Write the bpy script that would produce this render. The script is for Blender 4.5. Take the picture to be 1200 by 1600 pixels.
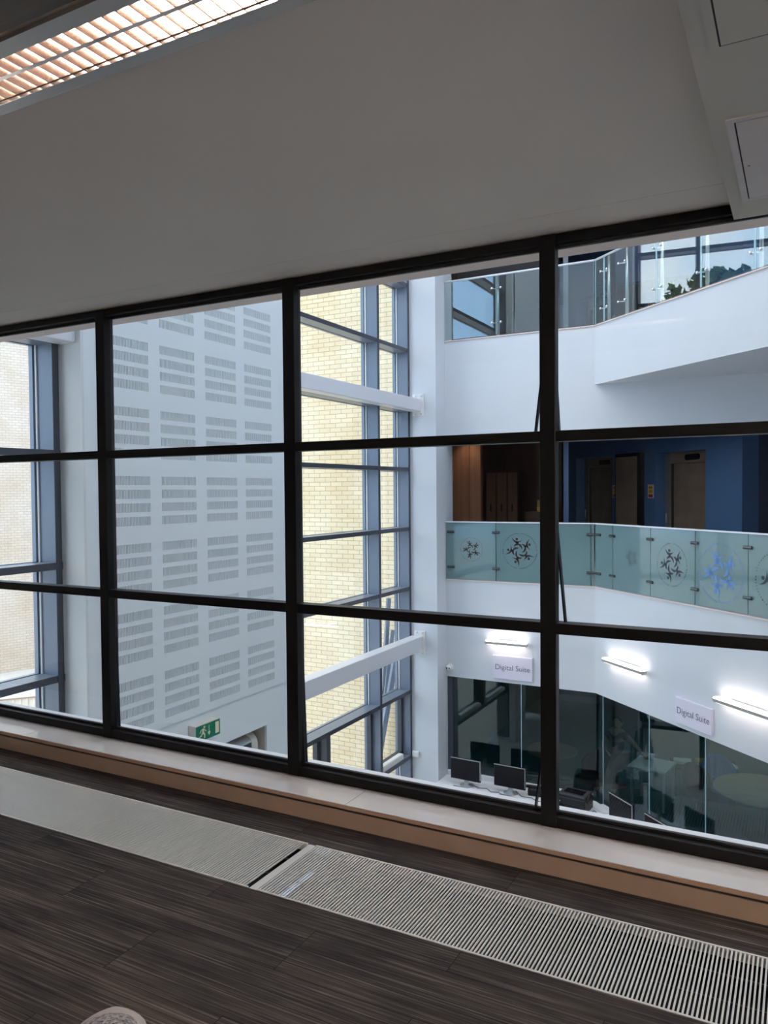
import bpy, bmesh, math, random
from mathutils import Vector, Matrix
random.seed(7)
for o in list(bpy.data.objects): bpy.data.objects.remove(o)
S = bpy.context.scene
COL = S.collection
PI = math.pi

# ---------------------------------------------------------------- camera
F, YAW, PIT, ROL, EYE = 1213.7, math.radians(28.352), math.radians(-1.5786), math.radians(-0.4868), 1.546
f = Vector((-math.sin(YAW)*math.cos(PIT), math.cos(YAW)*math.cos(PIT), math.sin(PIT)))
r0 = Vector((math.cos(YAW), math.sin(YAW), 0)); u0 = r0.cross(f)
r = r0*math.cos(ROL)+u0*math.sin(ROL); u = -r0*math.sin(ROL)+u0*math.cos(ROL)
cd = bpy.data.cameras.new('camera'); cam = bpy.data.objects.new('camera', cd); COL.objects.link(cam)
cd.sensor_fit = 'HORIZONTAL'; cd.sensor_width = 36; cd.lens = 36*F/1200; cd.clip_start = .02; cd.clip_end = 500
cam.matrix_world = Matrix(((r.x, u.x, -f.x, 0), (r.y, u.y, -f.y, 0), (r.z, u.z, -f.z, EYE), (0, 0, 0, 1)))
S.camera = cam

# ---------------------------------------------------------------- world: bright sky with thin cloud
W = bpy.data.worlds.new('sky'); S.world = W; W.use_nodes = True
nt = W.node_tree; nt.nodes.clear()
wo = nt.nodes.new('ShaderNodeOutputWorld'); bg = nt.nodes.new('ShaderNodeBackground')
tc = nt.nodes.new('ShaderNodeTexCoord'); ns = nt.nodes.new('ShaderNodeTexNoise'); cr = nt.nodes.new('ShaderNodeValToRGB')
ns.inputs['Scale'].default_value = 2.2; ns.inputs['Detail'].default_value = 5
cr.color_ramp.elements[0].position = .40; cr.color_ramp.elements[0].color = (.40, .64, 1.0, 1)
cr.color_ramp.elements[1].position = .58; cr.color_ramp.elements[1].color = (1.0, 1.0, 1.0, 1)
sx = nt.nodes.new('ShaderNodeSeparateXYZ'); mr = nt.nodes.new('ShaderNodeMapRange'); mm = nt.nodes.new('ShaderNodeMath'); mm.operation = 'MULTIPLY'
mr.inputs['From Min'].default_value = .10; mr.inputs['From Max'].default_value = .75; mr.inputs['To Min'].default_value = .80; mr.inputs['To Max'].default_value = 1.15
nt.links.new(tc.outputs['Generated'], ns.inputs['Vector']); nt.links.new(tc.outputs['Generated'], sx.inputs[0]); nt.links.new(sx.outputs['Z'], mr.inputs['Value'])
nt.links.new(ns.outputs['Fac'], mm.inputs[0]); nt.links.new(mr.outputs[0], mm.inputs[1]); nt.links.new(mm.outputs[0], cr.inputs['Fac'])
nt.links.new(cr.outputs['Color'], bg.inputs['Color']); nt.links.new(bg.outputs[0], wo.inputs[0])
bg.inputs['Strength'].default_value = 3.6

# ---------------------------------------------------------------- exposure
vs = S.view_settings; S.display_settings.display_device = 'sRGB'
vs.view_transform = 'Standard'; vs.look = 'None'; vs.gamma = 1; vs.use_curve_mapping = False; vs.exposure = 0.0

# ---------------------------------------------------------------- materials
def newmat(name):
    m = bpy.data.materials.new(name); m.use_nodes = True; m.node_tree.nodes.clear()
    return m, m.node_tree
def N(t, ty, **kw):
    n = t.nodes.new(ty)
    for k, v in kw.items():
        if k in n.inputs: n.inputs[k].default_value = v
        else: setattr(n, k, v)
    return n
def c4(c): return (c[0], c[1], c[2], 1)
def mat(name, col, rough=.5, metal=0., emit=None, es=0., noise=0., nscale=6, bump=0., spec=.5, coat=0.):
    m, t = newmat(name)
    o = N(t, 'ShaderNodeOutputMaterial'); b = N(t, 'ShaderNodeBsdfPrincipled')
    b.inputs['Base Color'].default_value = c4(col); b.inputs['Roughness'].default_value = rough
    b.inputs['Metallic'].default_value = metal; b.inputs['Specular IOR Level'].default_value = spec
    b.inputs['Coat Weight'].default_value = coat
    if emit: b.inputs['Emission Color'].default_value = c4(emit); b.inputs['Emission Strength'].default_value = es
    if noise or bump:
        tcn = N(t, 'ShaderNodeTexCoord'); nn = N(t, 'ShaderNodeTexNoise'); nn.inputs['Scale'].default_value = nscale
        nn.inputs['Detail'].default_value = 4
        t.links.new(tcn.outputs['Object'], nn.inputs['Vector'])
        if noise:
            r_ = N(t, 'ShaderNodeValToRGB')
            r_.color_ramp.elements[0].position = .3; r_.color_ramp.elements[1].position = .7
            r_.color_ramp.elements[0].color = c4([x*(1-noise) for x in col]); r_.color_ramp.elements[1].color = c4([min(1, x*(1+noise)) for x in col])
            t.links.new(nn.outputs['Fac'], r_.inputs[0]); t.links.new(r_.outputs[0], b.inputs['Base Color'])
        if bump:
            bp = N(t, 'ShaderNodeBump'); bp.inputs['Strength'].default_value = bump; bp.inputs['Distance'].default_value = .01
            t.links.new(nn.outputs['Fac'], bp.inputs['Height']); t.links.new(bp.outputs[0], b.inputs['Normal'])
    t.links.new(b.outputs[0], o.inputs[0]); return m
def glassmat(name, tint=(1, 1, 1), refl=1.0, base=.04):
    m, t = newmat(name)
    o = N(t, 'ShaderNodeOutputMaterial'); tr = N(t, 'ShaderNodeBsdfTransparent'); gl = N(t, 'ShaderNodeBsdfGlossy')
    tr.inputs[0].default_value = c4(tint); gl.inputs['Roughness'].default_value = 0.0; gl.inputs[0].default_value = (refl, refl, refl, 1)
    lw = N(t, 'ShaderNodeLayerWeight'); lw.inputs['Blend'].default_value = .5
    p = N(t, 'ShaderNodeMath', operation='POWER'); p.inputs[1].default_value = 5
    a = N(t, 'ShaderNodeMath', operation='MULTIPLY_ADD'); a.inputs[1].default_value = 1-base; a.inputs[2].default_value = base
    mx = N(t, 'ShaderNodeMixShader')
    t.links.new(lw.outputs['Facing'], p.inputs[0]); t.links.new(p.outputs[0], a.inputs[0]); t.links.new(a.outputs[0], mx.inputs[0])
    t.links.new(tr.outputs[0], mx.inputs[1]); t.links.new(gl.outputs[0], mx.inputs[2]); t.links.new(mx.outputs[0], o.inputs[0])
    return m
def frosted(name, col, trans):
    m, t = newmat(name)
    o = N(t, 'ShaderNodeOutputMaterial'); b = N(t, 'ShaderNodeBsdfPrincipled'); b.inputs['Base Color'].default_value = c4(col)
    b.inputs['Roughness'].default_value = .12; b.inputs['Coat Weight'].default_value = .6; b.inputs['Coat Roughness'].default_value = .02
    tr = N(t, 'ShaderNodeBsdfTransparent'); tr.inputs[0].default_value = (.75, .95, .93, 1)
    mx = N(t, 'ShaderNodeMixShader'); mx.inputs[0].default_value = trans
    t.links.new(b.outputs[0], mx.inputs[1]); t.links.new(tr.outputs[0], mx.inputs[2]); t.links.new(mx.outputs[0], o.inputs[0]); return m
def brickmat(name, c1, c2, mortar, w, h, axis, bias=0.0):
    m, t = newmat(name)
    o = N(t, 'ShaderNodeOutputMaterial'); b = N(t, 'ShaderNodeBsdfPrincipled'); b.inputs['Roughness'].default_value = .9
    tcn = N(t, 'ShaderNodeTexCoord'); sp = N(t, 'ShaderNodeSeparateXYZ'); cb = N(t, 'ShaderNodeCombineXYZ')
    t.links.new(tcn.outputs['Object'], sp.inputs[0])
    t.links.new(sp.outputs[axis], cb.inputs[0]); t.links.new(sp.outputs['Z'], cb.inputs[1])
    br = N(t, 'ShaderNodeTexBrick'); br.inputs['Scale'].default_value = 1; br.inputs['Brick Width'].default_value = w
    br.inputs['Row Height'].default_value = h; br.inputs['Mortar Size'].default_value = .0055; br.inputs['Mortar Smooth'].default_value = .3
    br.inputs['Color1'].default_value = c4(c1); br.inputs['Color2'].default_value = c4(c2); br.inputs['Mortar'].default_value = c4(mortar)
    br.inputs['Bias'].default_value = bias
    t.links.new(cb.outputs[0], br.inputs['Vector'])
    n1 = N(t, 'ShaderNodeTexNoise'); n1.inputs['Scale'].default_value = .7; t.links.new(tcn.outputs['Object'], n1.inputs['Vector'])
    r1 = N(t, 'ShaderNodeValToRGB'); r1.color_ramp.elements[0].color = (.93, .88, .80, 1); r1.color_ramp.elements[1].color = (1, 1, 1, 1)
    r1.color_ramp.elements[0].position = .35; r1.color_ramp.elements[1].position = .6
    t.links.new(n1.outputs['Fac'], r1.inputs[0])
    ml = N(t, 'ShaderNodeMix', data_type='RGBA', blend_type='MULTIPLY'); ml.inputs[0].default_value = 1
    t.links.new(br.outputs['Color'], ml.inputs[6]); t.links.new(r1.outputs[0], ml.inputs[7]); t.links.new(ml.outputs[2], b.inputs['Base Color'])
    t.links.new(b.outputs[0], o.inputs[0]); return m
def carpetmat():
    m, t = newmat('striped carpet'); L = t.links.new
    o = N(t, 'ShaderNodeOutputMaterial'); b = N(t, 'ShaderNodeBsdfPrincipled'); b.inputs['Roughness'].default_value = .95
    b.inputs['Specular IOR Level'].default_value = .15
    g = N(t, 'ShaderNodeTexCoord')
    br = N(t, 'ShaderNodeTexBrick'); br.inputs['Scale'].default_value = 1; br.inputs['Brick Width'].default_value = 1.0
    br.inputs['Row Height'].default_value = .25; br.inputs['Mortar Size'].default_value = .0012; br.inputs['Mortar Smooth'].default_value = 0
    br.inputs['Color1'].default_value = (0, 0, 0, 1); br.inputs['Color2'].default_value = (1, 1, 1, 1); br.inputs['Mortar'].default_value = (.5, .5, .5, 1)
    L(g.outputs['Object'], br.inputs['Vector'])
    # shift of the streaks from plank to plank
    sc = N(t, 'ShaderNodeVectorMath', operation='SCALE'); sc.inputs['Scale'].default_value = 7.3
    L(br.outputs['Color'], sc.inputs[0]); ad = N(t, 'ShaderNodeVectorMath', operation='ADD')
    L(g.outputs['Object'], ad.inputs[0]); L(sc.outputs[0], ad.inputs[1])
    def st(sx, sy, det=3.0):
        mp = N(t, 'ShaderNodeMapping'); mp.inputs['Scale'].default_value = (sx, sy, 1); L(ad.outputs[0], mp.inputs['Vector'])
        n_ = N(t, 'ShaderNodeTexNoise'); n_.inputs['Scale'].default_value = 1; n_.inputs['Detail'].default_value = det; n_.inputs['Roughness'].default_value = .65
        L(mp.outputs[0], n_.inputs['Vector']); return n_
    a = st(1.6, 150); r1 = N(t, 'ShaderNodeValToRGB'); e = r1.color_ramp.elements
    e[0].position = .36; e[0].color = (.036, .033, .035, 1); e[1].position = .74; e[1].color = (.23, .205, .185, 1)
    x = r1.color_ramp.elements.new(.55); x.color = (.075, .067, .065, 1)
    L(a.outputs['Fac'], r1.inputs[0])
    b2 = st(2.2, 9); r2 = N(t, 'ShaderNodeValToRGB'); r2.color_ramp.elements[0].position = .3; r2.color_ramp.elements[1].position = .7
    r2.color_ramp.elements[0].color = (.55, .55, .62, 1); r2.color_ramp.elements[1].color = (1.35, 1.28, 1.2, 1); L(b2.outputs['Fac'], r2.inputs[0])
    ml = N(t, 'ShaderNodeMix', data_type='RGBA', blend_type='MULTIPLY'); ml.inputs[0].default_value = 1
    L(r1.outputs[0], ml.inputs[6]); L(r2.outputs[0], ml.inputs[7])
    m3 = N(t, 'ShaderNodeMix', data_type='RGBA', blend_type='MIX'); m3.inputs[7].default_value = (.012, .011, .012, 1)
    L(br.outputs['Fac'], m3.inputs[0]); L(ml.outputs[2], m3.inputs[6]); L(m3.outputs[2], b.inputs['Base Color'])
    bp = N(t, 'ShaderNodeBump'); bp.inputs['Strength'].default_value = .5; bp.inputs['Distance'].default_value = .004
    L(a.outputs['Fac'], bp.inputs['Height']); L(bp.outputs[0], b.inputs['Normal'])
    L(b.outputs[0], o.inputs[0]); return m
def woodmat(name, c1, c2, sx=30, sy=1, sz=1, rough=.45):
    m, t = newmat(name); L = t.links.new
    o = N(t, 'ShaderNodeOutputMaterial'); b = N(t, 'ShaderNodeBsdfPrincipled'); b.inputs['Roughness'].default_value = rough
    g = N(t, 'ShaderNodeTexCoord'); mp = N(t, 'ShaderNodeMapping'); mp.inputs['Scale'].default_value = (sx, sy, sz)
    n_ = N(t, 'ShaderNodeTexNoise'); n_.inputs['Scale'].default_value = 1; n_.inputs['Detail'].default_value = 4
    r_ = N(t, 'ShaderNodeValToRGB'); r_.color_ramp.elements[0].position = .35; r_.color_ramp.elements[1].position = .68
    r_.color_ramp.elements[0].color = c4(c1); r_.color_ramp.elements[1].color = c4(c2)
    L(g.outputs['Object'], mp.inputs[0]); L(mp.outputs[0], n_.inputs['Vector']); L(n_.outputs['Fac'], r_.inputs[0])
    L(r_.outputs[0], b.inputs['Base Color']); L(b.outputs[0], o.inputs[0]); return m

M = {}
M['white'] = mat('white wall paint', (.67, .70, .745), .6, noise=.015, nscale=2)
M['ceil'] = mat('ceiling paint', (.84, .79, .735), .75, noise=.02, nscale=1.5)
M['bulk'] = mat('bulkhead paint', (.60, .585, .535), .7, noise=.02, nscale=2)
M['hatch'] = mat('hatch enamel', (.66, .61, .60), .45, noise=.05, nscale=9)
M['reveal'] = mat('reveal paint', (.82, .67, .60), .5)
M['sill'] = mat('sill laminate', (.80, .755, .73), .16, noise=.03, nscale=5, coat=.2)
M['tan'] = mat('tan painted upstand', (.42, .30, .225), .5, noise=.05, nscale=8)
M['nose'] = mat('sill nosing', (.46, .30, .22), .4)
M['gap'] = mat('dark groove', (.03, .027, .025), .8)
M['black'] = mat('black powder coat', (.006, .0058, .0065), .4, spec=.18)
M['gasket'] = mat('rubber gasket', (.010, .010, .012), .6)
M['bead'] = mat('aluminium bead', (.35, .34, .34), .35, .6)
M['blue_alu'] = mat('grey blue powder coat', (.16, .195, .255), .32)
M['nose_alu'] = mat('dark grey powder coat', (.055, .060, .078), .4)
M['strip_alu'] = mat('pale cover strip', (.78, .80, .82), .35)
M['steel'] = mat('brushed steel', (.60, .60, .60), .28, 1.)
M['lift_steel'] = mat('bronze tinted lift steel', (.34, .28, .225), .30, .35, noise=.15, nscale=3)
M['beam'] = mat('white gloss steel paint', (.74, .74, .78), .35)
M['perf'] = mat('perforated board', (.74, .79, .81), .7)
M['perfback'] = mat('grey fleece behind slots', (.42, .41, .40), .9)
M['column'] = mat('column plaster', (.74, .75, .74), .7)
M['glass'] = glassmat('clear pane', (.985, .99, .988), 1., .013)
M['ext_glass'] = glassmat('outer pane', (.95, .97, .96), 1., .03)
M['bal_glass'] = glassmat('clear balustrade glass', (.88, .95, .95), 1., .135)
M['suite_glass'] = glassmat('tinted suite glass', (.60, .77, .79), 1., .05)
M['edge'] = mat('polished glass edge', (.55, .80, .85), .15)
M['frost'] = frosted('frosted green glass film', (.17, .285, .30), .16)
M['logo_dark'] = mat('dark brown cut-out backdrop', (.035, .022, .018), .3)  # emblem colours paint the background that shows through clear cut-outs in the film
M['logo_navy'] = mat('dark navy cut-out backdrop', (.012, .022, .035), .3)
M['logo_blue'] = mat('blue cut-out backdrop', (.10, .27, .60), .3)
M['logo_faint'] = mat('grey cut-out backdrop', (.10, .15, .16), .3)
M['chrome'] = mat('chrome', (.75, .75, .75), .12, 1.)
M['darkclamp'] = mat('dark steel clamp', (.10, .11, .12), .25, .8)
M['rail'] = mat('satin white handrail', (.80, .82, .88), .3)
M['blue'] = mat('blue wall paint', (.055, .165, .40), .6)
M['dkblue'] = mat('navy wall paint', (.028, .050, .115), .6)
M['charcoal'] = mat('charcoal paint', (.035, .034, .036), .7)
M['grey'] = mat('mid grey paint', (.14, .16, .18), .6)
M['brown_panel'] = woodmat('brown timber panelling', (.22, .105, .055), (.30, .15, .08), 12, 12, .6)
M['dk_brown'] = woodmat('dark timber doors', (.085, .035, .016), (.12, .05, .022), 14, 14, .6)
M['maroon'] = mat('maroon soffit', (.055, .022, .018), .6)
M['screen'] = mat('black glossy screen', (.004, .005, .009), .15, spec=.1)
M['plastic'] = mat('black plastic', (.010, .010, .014), .4, spec=.25)
M['silver'] = mat('silver bezel', (.55, .56, .58), .3, .4)
M['keys'] = mat('keyboard keys', (.045, .045, .055), .45)
M['desk'] = mat('white desk laminate', (.84, .85, .88), .3)
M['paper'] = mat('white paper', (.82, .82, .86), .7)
M['wire'] = mat('grey cable', (.12, .12, .13), .5)
M['sign'] = mat('white sign board', (.74, .70, .82), .4)
M['ink'] = mat('dark grey lettering', (.06, .05, .07), .5)
M['green'] = mat('green exit panel', (.0, .19, .10), .3)
M['cream'] = mat('cream exit pictogram', (.83, .72, .50), .4)
M['box_white'] = mat('white plastic casing', (.80, .79, .77), .4)
M['box_beige'] = mat('beige plastic casing', (.62, .59, .54), .4)
M['alu'] = mat('satin aluminium', (.58, .60, .61), .3, .8)
M['darkmetal'] = mat('dark metal mesh', (.07, .07, .075), .5, .4)
M['recess'] = mat('recess plaster', (.52, .48, .41), .8)
M['slat'] = mat('anodised grille slat', (.86, .85, .82), .4, .1)
M['trench'] = mat('trench interior', (.008, .008, .012), .8)
M['teal_floor'] = mat('teal carpet', (.03, .16, .19), .9, noise=.15, nscale=14)
M['pale_floor'] = mat('pale vinyl floor', (.50, .50, .49), .4, noise=.05)
M['table'] = woodmat('pale oak table top', (.30, .235, .17), (.36, .29, .21), 2, 14, 2, .3)
M['seat_blue'] = mat('blue upholstery', (.012, .16, .42), .8)
M['seat_dark'] = mat('charcoal upholstery', (.02, .03, .035), .8)
M['skin'] = mat('skin', (.45, .26, .18), .55)
M['hair'] = mat('dark hair', (.03, .022, .018), .7)
M['shirt'] = mat('grey shirt', (.10, .11, .12), .85)
M['trouser'] = mat('navy trousers', (.02, .022, .035), .85)
M['yellow'] = mat('yellow print', (.75, .52, .03), .5)
M['redprint'] = mat('red print', (.45, .05, .04), .5)
M['ochre'] = mat('ochre card', (.45, .33, .09), .7)
M['lamp_white'] = mat('lamp diffuser', (.95, .95, .95), .4, emit=(1, .90, .84), es=5.5)
M['lamp_body'] = mat('lamp housing', (.55, .53, .51), .4)
M['tube'] = mat('fluorescent tube', (1, 1, 1), .4, emit=(1, .88, .81), es=24)
M['louvre'] = mat('louvre foil', (.84, .73, .67), .16, 1.)
M['fixture'] = mat('grey fixture rim', (.50, .49, .48), .35, .5)
M['bronze'] = woodmat('dark veneer', (.045, .030, .016), (.085, .055, .028), 1.2, 60, 1, .4)
M['dimlamp'] = mat('dim strip lamp', (.8, .7, .6), .4, emit=(1, .72, .55), es=.9)
M['carpet'] = carpetmat()
M['brick_a'] = brickmat('buff brick', (.88, .74, .51), (.82, .655, .43), (.40, .33, .25), .242, .0838, 'X')
M['brick_b'] = brickmat('pale pink brick', (.70, .60, .515), (.64, .535, .45), (.38, .32, .27), .20, .0838, 'X')
M['coping'] = mat('pale stone coping', (.86, .84, .80), .8)
M['rib'] = mat('buff ribbed cladding', (.80, .72, .62), .8)
M['ground'] = mat('pale paving', (.55, .53, .50), .9, noise=.06)
M['rubber'] = mat('white rubber', (.62, .60, .59), .45, noise=.06, nscale=30)
def glitter():
    m, t = newmat('sequinned knit'); L = t.links.new
    o = N(t, 'ShaderNodeOutputMaterial'); b = N(t, 'ShaderNodeBsdfPrincipled'); b.inputs['Roughness'].default_value = .3; b.inputs['Metallic'].default_value = .35
    g = N(t, 'ShaderNodeTexCoord'); v = N(t, 'ShaderNodeTexVoronoi'); v.inputs['Scale'].default_value = 330
    r_ = N(t, 'ShaderNodeValToRGB'); r_.color_ramp.elements[0].position = .1; r_.color_ramp.elements[1].position = .95
    r_.color_ramp.elements[0].color = (.16, .15, .15, 1); r_.color_ramp.elements[1].color = (.85, .82, .82, 1)
    L(g.outputs['Object'], v.inputs['Vector']); L(v.outputs['Color'], r_.inputs[0]); L(r_.outputs[0], b.inputs['Base Color'])
    bp = N(t, 'ShaderNodeBump'); bp.inputs['Strength'].default_value = 1; bp.inputs['Distance'].default_value = .003
    L(v.outputs['Distance'], bp.inputs['Height']); L(bp.outputs[0], b.inputs['Normal']); L(b.outputs[0], o.inputs[0]); return m
M['glitter'] = glitter()
M['dirt'] = mat('scuff', (.16, .12, .11), .8)
M['leaf'] = mat('foliage', (.05, .10, .035), .9, noise=.4, nscale=3)
M['bark'] = mat('bark', (.08, .06, .045), .9)

# ---------------------------------------------------------------- mesh helpers
class MB:
    def __init__(s): s.v = []; s.f = []
    def add(s, vs, fs):
        n = len(s.v); s.v += [tuple(v) for v in vs]; s.f += [tuple(i+n for i in q) for q in fs]; return s
    def box(s, x0, x1, y0, y1, z0, z1):
        x0, x1 = sorted((x0, x1)); y0, y1 = sorted((y0, y1)); z0, z1 = sorted((z0, z1))
        return s.add([(x0, y0, z0), (x1, y0, z0), (x1, y1, z0), (x0, y1, z0), (x0, y0, z1), (x1, y0, z1), (x1, y1, z1), (x0, y1, z1)],
                     [(3, 2, 1, 0), (4, 5, 6, 7), (0, 1, 5, 4), (1, 2, 6, 5), (2, 3, 7, 6), (3, 0, 4, 7)])
    def cbox(s, c, d, b=0):   # chamfered box, chamfer on the vertical and top edges
        x, y, z = c; a, e, h = d[0]/2, d[1]/2, d[2]/2
        if not b: return s.box(x-a, x+a, y-e, y+e, z-h, z+h)
        ring = [(-a+b, -e), (a-b, -e), (a, -e+b), (a, e-b), (a-b, e), (-a+b, e), (-a, e-b), (-a, -e+b)]
        vs = []
        for (k, zz) in ((.0, -h), (.0, h-b), (b, h)):
            for (p, q) in ring: vs.append((x+p*(1-k/a), y+q*(1-k/e), z+zz))
        fs = [tuple(range(7, -1, -1)), tuple(range(16, 24))]
        for l in (0, 8):
            for i in range(8): fs.append((l+i, l+(i+1) % 8, l+8+(i+1) % 8, l+8+i))
        return s.add(vs, fs)
    def bar(s, p, q, w, h, up=(0, 0, 1)):   # rectangular bar from p to q
        p, q = Vector(p), Vector(q); d = (q-p).normalized(); sd_ = d.cross(Vector(up))
        if sd_.length < 1e-4: sd_ = d.cross(Vector((0, 1, 0)))
        sd_.normalize(); n = sd_.cross(d); vs = []
        for e in (p, q):
            for a, b in ((-1, -1), (1, -1), (1, 1), (-1, 1)): vs.append(e+sd_*a*w/2+n*b*h/2)
        return s.add(vs, [(3, 2, 1, 0), (4, 5, 6, 7), (0, 1, 5, 4), (1, 2, 6, 5), (2, 3, 7, 6), (3, 0, 4, 7)])
    def tube(s, pts, rad, n=10, cap=True):
        pts = [Vector(p) for p in pts]; rs = rad if isinstance(rad, (list, tuple)) else [rad]*len(pts); base = len(s.v); prev = None
        for i, p in enumerate(pts):
            d = (pts[min(i+1, len(pts)-1)]-pts[max(i-1, 0)]).normalized()
            a = prev if prev else (Vector((0, 0, 1)) if abs(d.z) < .9 else Vector((1, 0, 0)))
            a = (a-d*a.dot(d)).normalized(); prev = a; b = d.cross(a)
            for k in range(n):
                t = 2*PI*k/n; s.v.append(tuple(p+(a*math.cos(t)+b*math.sin(t))*rs[i]))
        for i in range(len(pts)-1):
            for k in range(n):
                s.f.append((base+i*n+k, base+i*n+(k+1) % n, base+(i+1)*n+(k+1) % n, base+(i+1)*n+k))
        if cap:
            s.f.append(tuple(base+k for k in range(n-1, -1, -1))); s.f.append(tuple(base+(len(pts)-1)*n+k for k in range(n)))
        return s
    def lathe(s, prof, c=(0, 0, 0), n=24):
        b = len(s.v)
        for (rr, z) in prof:
            for k in range(n):
                t = 2*PI*k/n; s.v.append((c[0]+rr*math.cos(t), c[1]+rr*math.sin(t), c[2]+z))
        for i in range(len(prof)-1):
            for k in range(n): s.f.append((b+i*n+k, b+i*n+(k+1) % n, b+(i+1)*n+(k+1) % n, b+(i+1)*n+k))
        s.f.append(tuple(b+k for k in range(n-1, -1, -1))); s.f.append(tuple(b+(len(prof)-1)*n+k for k in range(n))); return s
    def ball(s, c, rx, ry=None, rz=None, n=12, m_=8):
        ry = ry or rx; rz = rz or rx; b = len(s.v)
        for i in range(m_+1):
            ph = -PI/2+PI*i/m_; cr_ = max(math.cos(ph), .001)
            for k in range(n):
                t = 2*PI*k/n; s.v.append((c[0]+rx*cr_*math.cos(t), c[1]+ry*cr_*math.sin(t), c[2]+rz*math.sin(ph)))
        for i in range(m_):
            for k in range(n): s.f.append((b+i*n+k, b+i*n+(k+1) % n, b+(i+1)*n+(k+1) % n, b+(i+1)*n+k))
        return s
    def prism(s, poly, y0, y1):   # polygon in xz extruded along y
        n = len(poly); vs = [(p[0], y0, p[1]) for p in poly]+[(p[0], y1, p[1]) for p in poly]
        fs = [tuple(range(n)), tuple(range(2*n-1, n-1, -1))]
        for i in range(n): fs.append((i, i+n, (i+1) % n+n, (i+1) % n))
        return s.add(vs, fs)
    def prismz(s, poly, z0, z1):
        n = len(poly); vs = [(p[0], p[1], z0) for p in poly]+[(p[0], p[1], z1) for p in poly]
        fs = [tuple(range(n-1, -1, -1)), tuple(range(n, 2*n))]
        for i in range(n): fs.append((i, (i+1) % n, (i+1) % n+n, i+n))
        return s.add(vs, fs)
    def build(s, name, m, parent=None, smooth=False, bevel=0, kind=None, label=None):
        me = bpy.data.meshes.new(name); me.from_pydata(s.v, [], s.f); me.update()
        bm = bmesh.new(); bm.from_mesh(me); bmesh.ops.recalc_face_normals(bm, faces=bm.faces); bm.to_mesh(me); bm.free()
        me.materials.append(M[m] if isinstance(m, str) else m)
        if smooth:
            for p in me.polygons: p.use_smooth = True
        o = bpy.data.objects.new(name, me); COL.objects.link(o)
        if parent: o.parent = parent
        if bevel:
            b = o.modifiers.new('bevel', 'BEVEL'); b.width = bevel; b.segments = 2; b.limit_method = 'ANGLE'
        if kind: o['kind'] = kind
        if label: o['label'] = label
        return o
def tag(o, label, cat, group=None, kind=None):
    o['label'] = label; o['category'] = cat
    if group: o['group'] = group
    if kind: o['kind'] = kind
    return o
def thing(name, label, cat, loc=(0, 0, 0), rotz=0, group=None):
    o = bpy.data.objects.new(name, None); o.empty_display_size = .1; COL.objects.link(o); o.location = loc; o.rotation_euler = (0, 0, rotz)
    return tag(o, label, cat, group)
def struct(name, loc=(0, 0, 0), rotz=0, label=None):
    o = bpy.data.objects.new(name, None); o.empty_display_size = .1; COL.objects.link(o); o.location = loc; o.rotation_euler = (0, 0, rotz)
    o['kind'] = 'structure'
    if label: o['label'] = label
    return o
def S1(name, mb, m, label=None, **k): return mb.build(name, m, kind='structure', label=label, **k)
def copy_tree(o, parent=None):
    c = o.copy(); COL.objects.link(c); c.parent = parent
    for ch in list(o.children): copy_tree(ch, c)
    return c
def text_mesh(txt, size, parent, name, m, loc, extrude=.002, mirror=False, label=None, rotx=PI/2, offset=0.0):
    cu = bpy.data.curves.new(name, 'FONT'); cu.body = txt; cu.size = size; cu.extrude = extrude; cu.align_x = 'CENTER'; cu.align_y = 'CENTER'; cu.offset = offset
    to = bpy.data.objects.new(name+'_tmp', cu); COL.objects.link(to)
    bpy.context.view_layer.update()
    me = bpy.data.meshes.new_from_object(to.evaluated_get(bpy.context.evaluated_depsgraph_get()))
    bpy.data.objects.remove(to); bpy.data.curves.remove(cu)
    R = Matrix.Rotation(rotx, 4, 'X')
    if mirror: R = Matrix.Scale(-1, 4, (1, 0, 0)) @ R
    me.transform(R); me.transform(Matrix.Translation(loc)); me.materials.clear(); me.materials.append(M[m])
    o = bpy.data.objects.new(name, me); COL.objects.link(o); o.parent = parent
    if label: o['label'] = label
    return o

# ================================================================= OUR ROOM
FY = 3.19                      # inner face of the window frame
ROOM_L, ROOM_R, ROOM_B = -6.0, 2.6, -3.2
fl = MB()                      # floor, with the trench left open
TX0, TX1, TY0, TY1 = -5.9, 2.4, 2.375, 2.80
fl.box(ROOM_L, ROOM_R, ROOM_B, TY0, -.12, 0); fl.box(ROOM_L, ROOM_R, TY1, FY+.15, -.12, 0)
fl.box(ROOM_L, TX0, TY0, TY1, -.12, 0); fl.box(TX1, ROOM_R, TY0, TY1, -.12, 0)
S1('floor', fl, 'carpet', 'dark striped carpet floor')
FIX = [(-2.35, -.62, 1.19), (-3.6, -1.4, -1.4), (.2, 2.2, -1.4)]
def ceil_mb():
    m = MB(); hs = [(a+.03, b-.03, c+.046, c+.192) for a, b, c in FIX]
    cx = sorted({ROOM_L, ROOM_R} | {v for h in hs for v in h[:2]}); cy = sorted({ROOM_B, 2.96} | {v for h in hs for v in h[2:]})
    for i in range(len(cx)-1):
        for j in range(len(cy)-1):
            mx, my_ = (cx[i]+cx[i+1])/2, (cy[j]+cy[j+1])/2
            if any(h[0] < mx < h[1] and h[2] < my_ < h[3] for h in hs): continue
            m.box(cx[i], cx[i+1], cy[j], cy[j+1], 2.602, 2.78)
    return m
S1('ceiling', ceil_mb().box(ROOM_L, ROOM_R, 2.96, 3.12, 2.6012, 2.78).box(ROOM_L, ROOM_R, 3.12, 3.45, 2.6025, 2.78), 'ceil', 'grey shaded plaster ceiling')
S1('wall_left', MB().box(ROOM_L-.15, ROOM_L, ROOM_B, 3.45, -.12, 2.78), 'white')
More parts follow.
